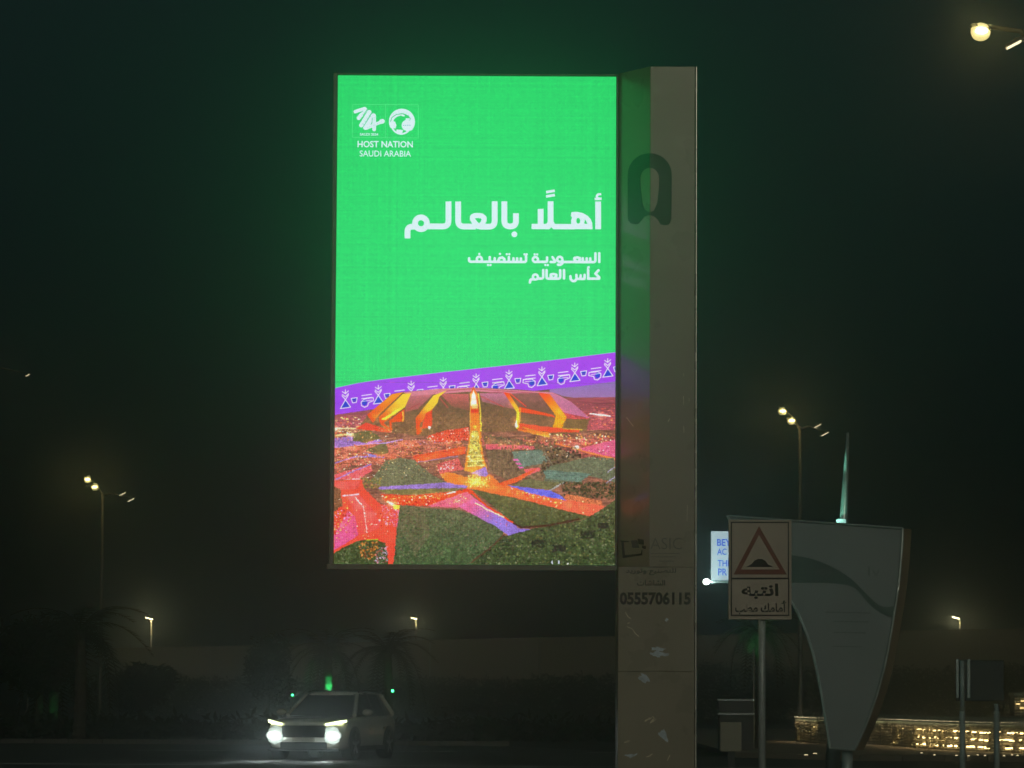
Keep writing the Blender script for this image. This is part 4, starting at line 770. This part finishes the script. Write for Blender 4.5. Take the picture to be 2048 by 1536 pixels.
# ------------------------------------------------------------------ gabion planter lit from inside
base = [G(*q, .13) for q in smooth_curve([(1591, 1482), (1625, 1486), (1665, 1488), (1760, 1490), (1840, 1496), (1930, 1502), (2010, 1505), (2110, 1508)], 8)]
gp = thing('gabion_planter', tuple(base[20]), 'long curved stone filled gabion planter glowing yellow from inside', 'planter')
HG = .62; z0 = .13
def stone(b, c, s, rnd):
    v = []
    for i in range(3):
        for k in range(6):
            a = 2 * math.pi * (k + .5 * (i % 2)) / 6; rr_ = (.62, 1, .55)[i] * s * rnd.uniform(.8, 1.15); v.append((c[0] + rr_ * math.cos(a), c[1] + rr_ * math.sin(a) * .8, c[2] + (-.7, 0, .7)[i] * s * rnd.uniform(.7, 1.)))
    b.add(v, [(0, 5, 4, 3, 2, 1), (12, 13, 14, 15, 16, 17)] + [(i * 6 + k, i * 6 + (k + 1) % 6, i * 6 + 6 + (k + 1) % 6, i * 6 + 6 + k) for i in range(2) for k in range(6)])
L_ = [0.]
for i in range(1, len(base)): L_.append(L_[-1] + (base[i] - base[i - 1]).length)
def along(s_):
    s_ = max(0, min(s_, L_[-1] - 1e-6)); i = max(k for k in range(len(L_)) if L_[k] <= s_); i = min(i, len(base) - 2); t = (s_ - L_[i]) / (L_[i + 1] - L_[i]); p = base[i].lerp(base[i + 1], t); d = (base[i + 1] - base[i]).normalized(); return p, d, Vector((-d.y, d.x, 0))
tot = L_[-1]; rnd = random.Random(77); sb = MB(); s_ = 0.
vis = lambda p: (p.x * F_PX / p.y + 1024)
bars = []
s_ = .35
while s_ < tot:
    p, d, nn = along(s_); px = vis(p)
    prob = .22 if px < 1780 else (.6 if px < 1830 else 1.)
    for h in (.11, .30, .49):
        if rnd.random() < prob: bars.append((s_ + rnd.uniform(-.05, .05), h + rnd.uniform(-.015, .015), rnd.uniform(.10, .34)))
    s_ += rnd.uniform(.22, .62)
s_ = 0.
while s_ < tot:
    z = .04
    while z < HG:
        hit = any(abs(s_ - bs) < bl * .5 + .02 and abs(z - bh) < .035 for bs, bh, bl in bars)
        if not hit:
            p, d, nn = along(s_ + rnd.uniform(-.02, .02)); stone(sb, (p.x + nn.x * rnd.uniform(.0, .04), p.y + nn.y * rnd.uniform(.0, .04) + .05, z0 + z), rnd.uniform(.040, .060), rnd)
        z += rnd.uniform(.075, .095)
    s_ += .088
o = sb.build('stones', M['stone'], gp); o['kind'] = 'stuff'
ct = MB(); nb = 30
for i in range(nb):
    p, d, nn = along(tot * i / nb); q, d2, nn2 = along(tot * (i + 1) / nb)
    ct.add([p + nn * .12, q + nn2 * .12, q + nn2 * .12 + Vector((0, 0, HG)), p + nn * .12 + Vector((0, 0, HG))], [(0, 1, 2, 3)])
ct.build('core', M['dark'], gp)
for bs, bh, bl in bars:
    p, d, nn = along(bs); px = vis(p); a = math.atan2(d.y, d.x)
    MB().box((p.x + nn.x * .06, p.y + nn.y * .06, z0 + bh), (bl, .04, .035 if px > 1830 else .02), Matrix.Rotation(a, 3, 'Z')).build('led_strip', M['led'] if px > 1830 else M['led_soft'], gp)
for i in range(18):
    (p, d, nn), (q, d2, n2) = along(tot * i / 18), along(tot * (i + .93) / 18)
    MB().add([p - nn * .05 + Vector((0, 0, z0 + HG - .005)), q - n2 * .05 + Vector((0, 0, z0 + HG - .005)), q + n2 * .02 + Vector((0, 0, z0 + HG - .005)), p + nn * .02 + Vector((0, 0, z0 + HG - .005))], [(0, 1, 2, 3)]).build('lip_light', M['led_lip'], gp)  # added strip of light that brightens the front of the stones
wr = MB(); s_ = 0.
while s_ < tot:
    p, d, nn = along(s_); wr.tube([p - nn * .04, p - nn * .04 + Vector((0, 0, HG))], .012, 4); s_ += 1.55
for h in (0.01, HG * .5, HG - .01):
    wr.tube([along(tot * i / 40)[0] - along(tot * i / 40)[2] * .04 + Vector((0, 0, h)) for i in range(41)], .006, 4)
wr.build('wire_cage', M['wire'], gp)
bed = [along(tot * i / 30)[0] for i in range(31)]
top = [Vector((p.x, p.y - .06, z0 + HG)) for p in bed]; far = [Vector((p.x * 1.35 + (2.2 if i == 0 else 0), min(p.y + 34, 142), z0 + HG + .03)) for i, p in enumerate(bed)]
bd = MB()
for i in range(30): bd.add([top[i], top[i + 1], far[i + 1], far[i], top[i] + Vector((0, 0, .06)), top[i + 1] + Vector((0, 0, .06)), far[i + 1] + Vector((0, 0, .06)), far[i] + Vector((0, 0, .06))], [(0, 1, 2, 3), (4, 5, 6, 7), (0, 1, 5, 4)])
bd.build('planting_bed', M['coping'], gp)
# second gabion block on the right edge
YG = 134.; a = W(2031, 1423, YG); b_ = W(2110, 1386, YG)
g2 = thing('gabion_block', (a.x + .8, YG, z0 + HG + .09), 'small stone filled gabion block on the planter at the right edge', 'gabion')
sb = MB(); z = z0 + HG + .15
while z < b_.z - .12:
    x = a.x
    while x < b_.x: stone(sb, (x, YG + rnd.uniform(0, .04), z), rnd.uniform(.045, .065), rnd); x += .10
    z += .095
o = sb.build('stones', M['stone'], g2); o['kind'] = 'stuff'
MB().b2((a.x - .04, YG + .06, z0 + HG + .09), (b_.x, YG + 1.2, b_.z - .1)).build('core', M['tin'], g2); MB().b2((a.x - .08, YG - .1, b_.z - .098), (b_.x, YG + 1.25, b_.z)).build('coping', M['coping'], g2)
for x_, z_ in ((2036, 1408), (2044, 1416), (2046, 1402)):
    p = W(x_, z_, YG - .06); MB().box(p, (.14, .03, .03)).build('led_strip', M['led_soft'], g2)
# small lights let into the paving
GLB = ['left one of the two small warm paving lights in front of the monument', 'right one of the two small warm paving lights in front of the monument'] + [q_ + ' of the small paving lights before the planter' for q_ in ('leftmost', 'second from left', 'one just left of the first sign post', 'one just right of the first sign post', 'second one right of the first sign post', 'one just left of the second sign post', 'one just right of the second sign post', 'second from right', 'rightmost')]
for i, (px, py) in enumerate(((1612, 1517), (1630, 1514), (1843, 1513), (1869, 1524), (1913, 1522), (1937, 1524), (1955, 1524), (1970, 1522), (2008, 1523), (2024, 1524), (2035, 1523))):
    p = G(px, py - 4, .13) if py < 1518 else G(px, 1513 + (i % 3), .13)
    t_ = thing('ground_light', (p.x, p.y, .13), GLB[i], 'ground light', 'small lights in the paving before the monument' if i < 2 else 'small lights in the paving before the planter')
    MB().tube([(p.x, p.y, .13), (p.x, p.y, .16)], .06 if i < 2 else .045, 10).build('housing', M['lampbody'], t_)
    MB().ball((p.x, p.y, .165), (.05 if i < 2 else .03, .03, .014)).build('lens', M['studs'], t_)

# ------------------------------------------------------------------ the car
ct_ = G(607, 1521); yaw = R(14)
car = thing('white_suv', (0, 0, 0), 'white sport utility vehicle driving towards us with its headlights on', 'car')
def loft(st, mirror=True):
    b = MB(); V = []; n = 0
    for x, prof in st:
        ring = [(x, y, z) for y, z in prof] + [(x, -y, z) for y, z in prof[::-1] if y > 1e-6]; n = len(ring); V += ring
    Fc = [(i * n + k, i * n + (k + 1) % n, (i + 1) * n + (k + 1) % n, (i + 1) * n + k) for i in range(len(st) - 1) for k in range(n)] + [tuple(range(n)), tuple((len(st) - 1) * n + k for k in range(n))[::-1]]
    return b.add(V, Fc)
def prof(w_, zb_, zs_, zt_): return [(0, zb_), (w_ * .90, zb_), (w_ * .985, zb_ + .10), (w_, .55), (w_ * 1.0, zs_ - .16), (w_ * .965, zs_ - .05), (w_ * .90, zs_), (w_ * .5, zt_ - .015), (0, zt_)]
st = [(2.32, .70, .36, .80, .86), (2.28, .80, .29, .87, .93), (2.16, .88, .25, .93, .99), (1.9, .925, .22, .99, 1.045), (1.4, .94, .21, 1.02, 1.08), (.95, .94, .21, 1.05, 1.10), (.3, .94, .21, 1.07, 1.10), (-.8, .94, .21, 1.08, 1.10), (-1.7, .94, .22, 1.09, 1.11), (-2.1, .91, .26, 1.08, 1.11), (-2.28, .84, .34, 1.03, 1.09), (-2.33, .74, .42, .98, 1.05)]
loft([(x, prof(*a)) for x, *a in st]).build('body', M['car'], car, smooth=True)
sm = C.objects[car.children[0].name].modifiers.new('round', 'SUBSURF'); sm.levels = sm.render_levels = 1
A0, A1, B0, B1, C0, C1 = (.98, .80, 1.085), (.12, .60, 1.60), (-.45, .845, 1.085), (-.42, .635, 1.635), (-2.20, .76, 1.09), (-1.80, .58, 1.57)
fl_ = lambda p: (p[0], -p[1], p[2])
def pane(name, q, thick=.012, m=M['glass']):
    q = [Vector(p) for p in q]; nn = (q[1] - q[0]).cross(q[2] - q[0]).normalized() * thick; return MB().prism(q, nn).build(name, m, car)
pane('windshield', [fl_(A0), A0, A1, fl_(A1)]); pane('rear_window', [C0, fl_(C0), fl_(C1), C1])
D0, D1 = (-1.35, .84, 1.085), (-1.30, .63, 1.625)
for f in (lambda p: p, fl_):
    pane('side_window', [f(A0), f(B0), f(B1), f(A1)]); pane('side_window', [f(B0), f(D0), f(D1), f(B1)]); pane('side_window', [f(D0), f(C0), f(C1), f(D1)])
    for a, b, r_, m_ in ((A0, A1, .045, 'car'), (B0, B1, .03, 'plastic'), (D0, D1, .03, 'plastic'), (C0, C1, .085, 'car')): MB().tube([Vector(f(a)), Vector(f(b))], [r_ * 1.2, r_], 6).build('roof_pillar', M[m_], car)
    MB().tube([f((.0, .60, 1.66)), f((-.5, .61, 1.70)), f((-1.6, .60, 1.685))], .018, 6).build('roof_rail', M['plastic'], car)
rp = lambda w_, z: [(0, z - .05), (w_ * .8, z - .05), (w_, z - .03), (w_ * .97, z), (w_ * .8, z + .025), (w_ * .4, z + .04), (0, z + .045)]
loft([(.17, rp(.58, 1.585)), (-.1, rp(.64, 1.63)), (-.6, rp(.665, 1.645)), (-1.3, rp(.66, 1.635)), (-1.75, rp(.62, 1.60)), (-1.95, rp(.56, 1.575))]).build('roof', M['car'], car, smooth=True)
gr = MB().b2((2.30, -.52, .555), (2.335, .52, .84)); gr = gr.build('grille', M['plastic'], car, bevel=.01)
for k in range(4): MB().b2((2.336, -.48, .60 + k * .062), (2.348, .48, .612 + k * .062)).build('grille_bar', M['tin'], car)
MB().b2((2.31, -.55, .27), (2.345, .55, .44)).build('lower_intake', M['plastic'], car, bevel=.02); MB().b2((2.345, -.26, .455), (2.36, .26, .555)).build('number_plate', M['plate'], car)
MB().b2((2.27, -.85, .22), (2.38, .85, .275)).build('bumper_lip', M['plastic'], car, bevel=.02)
for sg in (1, -1):
    hl = MB().prism([(2.315, sg * .50, .855), (2.20, sg * .84, .90), (2.02, sg * .925, .93), (2.02, sg * .925, .985), (2.20, sg * .84, .965), (2.315, sg * .50, .895)], (.035, sg * .008, 0)).build('headlight', M['drl'], car)
    fo = MB().tube([(2.20, sg * .69, .60), (2.33, sg * .69, .60)], [.14, .125], 14).build('lamp_bezel', M['plastic'], car)
    MB().prism([(2.322, sg * (.69 + a_), .60 + b_) for a_, b_ in ((-.20, .16), (-.23, 0), (-.17, -.15), (0, -.22), (.14, -.15), (.17, 0), (.13, .16), (0, .24))], (.012, 0, 0)).build('lamp_cluster_lens', M['cluster'], car)  # flare round the headlights built as two glowing layers
    MB().ball((2.35, sg * .69, .60), (.03, .13, .072), 14, 8).build('main_lamp', M['head_hot'], car)
    MB().ball((2.33, sg * .69, .60), (.022, .20, .14), 14, 8).build('inner_lens', M['cluster2'], car)
    MB().ball((.72, sg * 1.03, 1.16), (.10, .13, .085), 12, 8).build('side_mirror', M['car'], car, smooth=True); MB().box((.74, sg * .92, 1.11), (.06, .16, .04)).build('mirror_stalk', M['plastic'], car)
    MB().b2((-1.05, sg * .94 - .012, .75), (-.85, sg * .94 + .02, .79)).build('door_handle', M['chrome'], car); MB().b2((.05, sg * .94 - .012, .75), (.25, sg * .94 + .02, .79)).build('door_handle', M['chrome'], car)
    MB().b2((-1.05, sg * .93 - .01, .24), (1.05, sg * .93 + .025, .34)).build('side_sill', M['plastic'], car)
    for x in (1.42, -1.40):
        ar = MB(); N = 14
        for i in range(N):
            a, b = math.pi * i / N, math.pi * (i + 1) / N
            q = [(x + r_ * math.cos(t_), sg * .90, .37 + r_ * math.sin(t_)) for r_, t_ in ((.37, a), (.455, a), (.455, b), (.37, b))]; ar.prism(q, (0, sg * .055, 0))
        ar.build('wheel_arch', M['plastic'], car)
        MB().tube([(x, sg * .93, .37), (x, sg * .9445, .37)], .40, 24).build('wheel_well', M['dark'], car)
        w_ = MB(); prf = [(.20, .70), (.33, .70), (.365, .74), (.37, .80), (.37, .88), (.355, .935), (.32, .965), (.235, .965)]; K = 28
        for i in range(K):
            a, b = 2 * math.pi * i / K, 2 * math.pi * (i + 1) / K
            for (r1, y1), (r2, y2) in zip(prf, prf[1:]): w_.add([(x + r1 * math.cos(a), sg * y1, .37 + r1 * math.sin(a)), (x + r2 * math.cos(a), sg * y2, .37 + r2 * math.sin(a)), (x + r2 * math.cos(b), sg * y2, .37 + r2 * math.sin(b)), (x + r1 * math.cos(b), sg * y1, .37 + r1 * math.sin(b))], [(0, 1, 2, 3)])
        wo = w_.build('wheel', M['rubber'], car, smooth=True)
        rm = MB().tube([(x, sg * .90, .37), (x, sg * .965, .37)], .06, 12)
        for k in range(5):
            a = k * 2 * math.pi / 5 + .3; d = Vector((math.cos(a), 0, math.sin(a))); rm.box(Vector((x, sg * .955, .37)) + d * .14, (.24, .03, .055), Matrix.Rotation(-a, 3, 'Y'))
        rm.build('rim', M['alloy'], wo)
# heading: nose towards the camera, turned a little to our left; the front axle stands where the photograph shows it
car.rotation_euler = (0, 0, 0)
h = -math.pi / 2 - yaw
car.location = (ct_.x - 2.32 * math.cos(h), ct_.y - 2.32 * math.sin(h), .005); car.rotation_euler.z = h; car.scale.z = .93
for sg in (1, -1):
    s = spot('lamp_light', (2.42, sg * .69, .60), (6.2, sg * .75, -.3), 190, (.85, 1, .95), 34, .8, .06); s.parent = car
    s = spot('lamp_light', (2.75, sg * .69, .55), (2.30, sg * .66, .45), 7., (.85, 1, .92), 150, 1., .1); s.parent = car  # added spot facing back, puts the lamp glow on the bumper

# ------------------------------------------------------------------ night air
m = bpy.data.materials.new('night haze'); m.use_nodes = True; t = m.node_tree; t.nodes.clear()
o_ = t.nodes.new('ShaderNodeOutputMaterial'); pv = t.nodes.new('ShaderNodeVolumePrincipled'); t.links.new(pv.outputs[0], o_.inputs['Volume'])
pv.inputs['Density'].default_value = .0069; pv.inputs['Anisotropy'].default_value = .94; pv.inputs['Color'].default_value = (.80, .93, 1., 1)
hz = MB().b2((-950, -250, -1), (950, 1150, 40)).build('haze', m); tag(hz, kind='stuff')
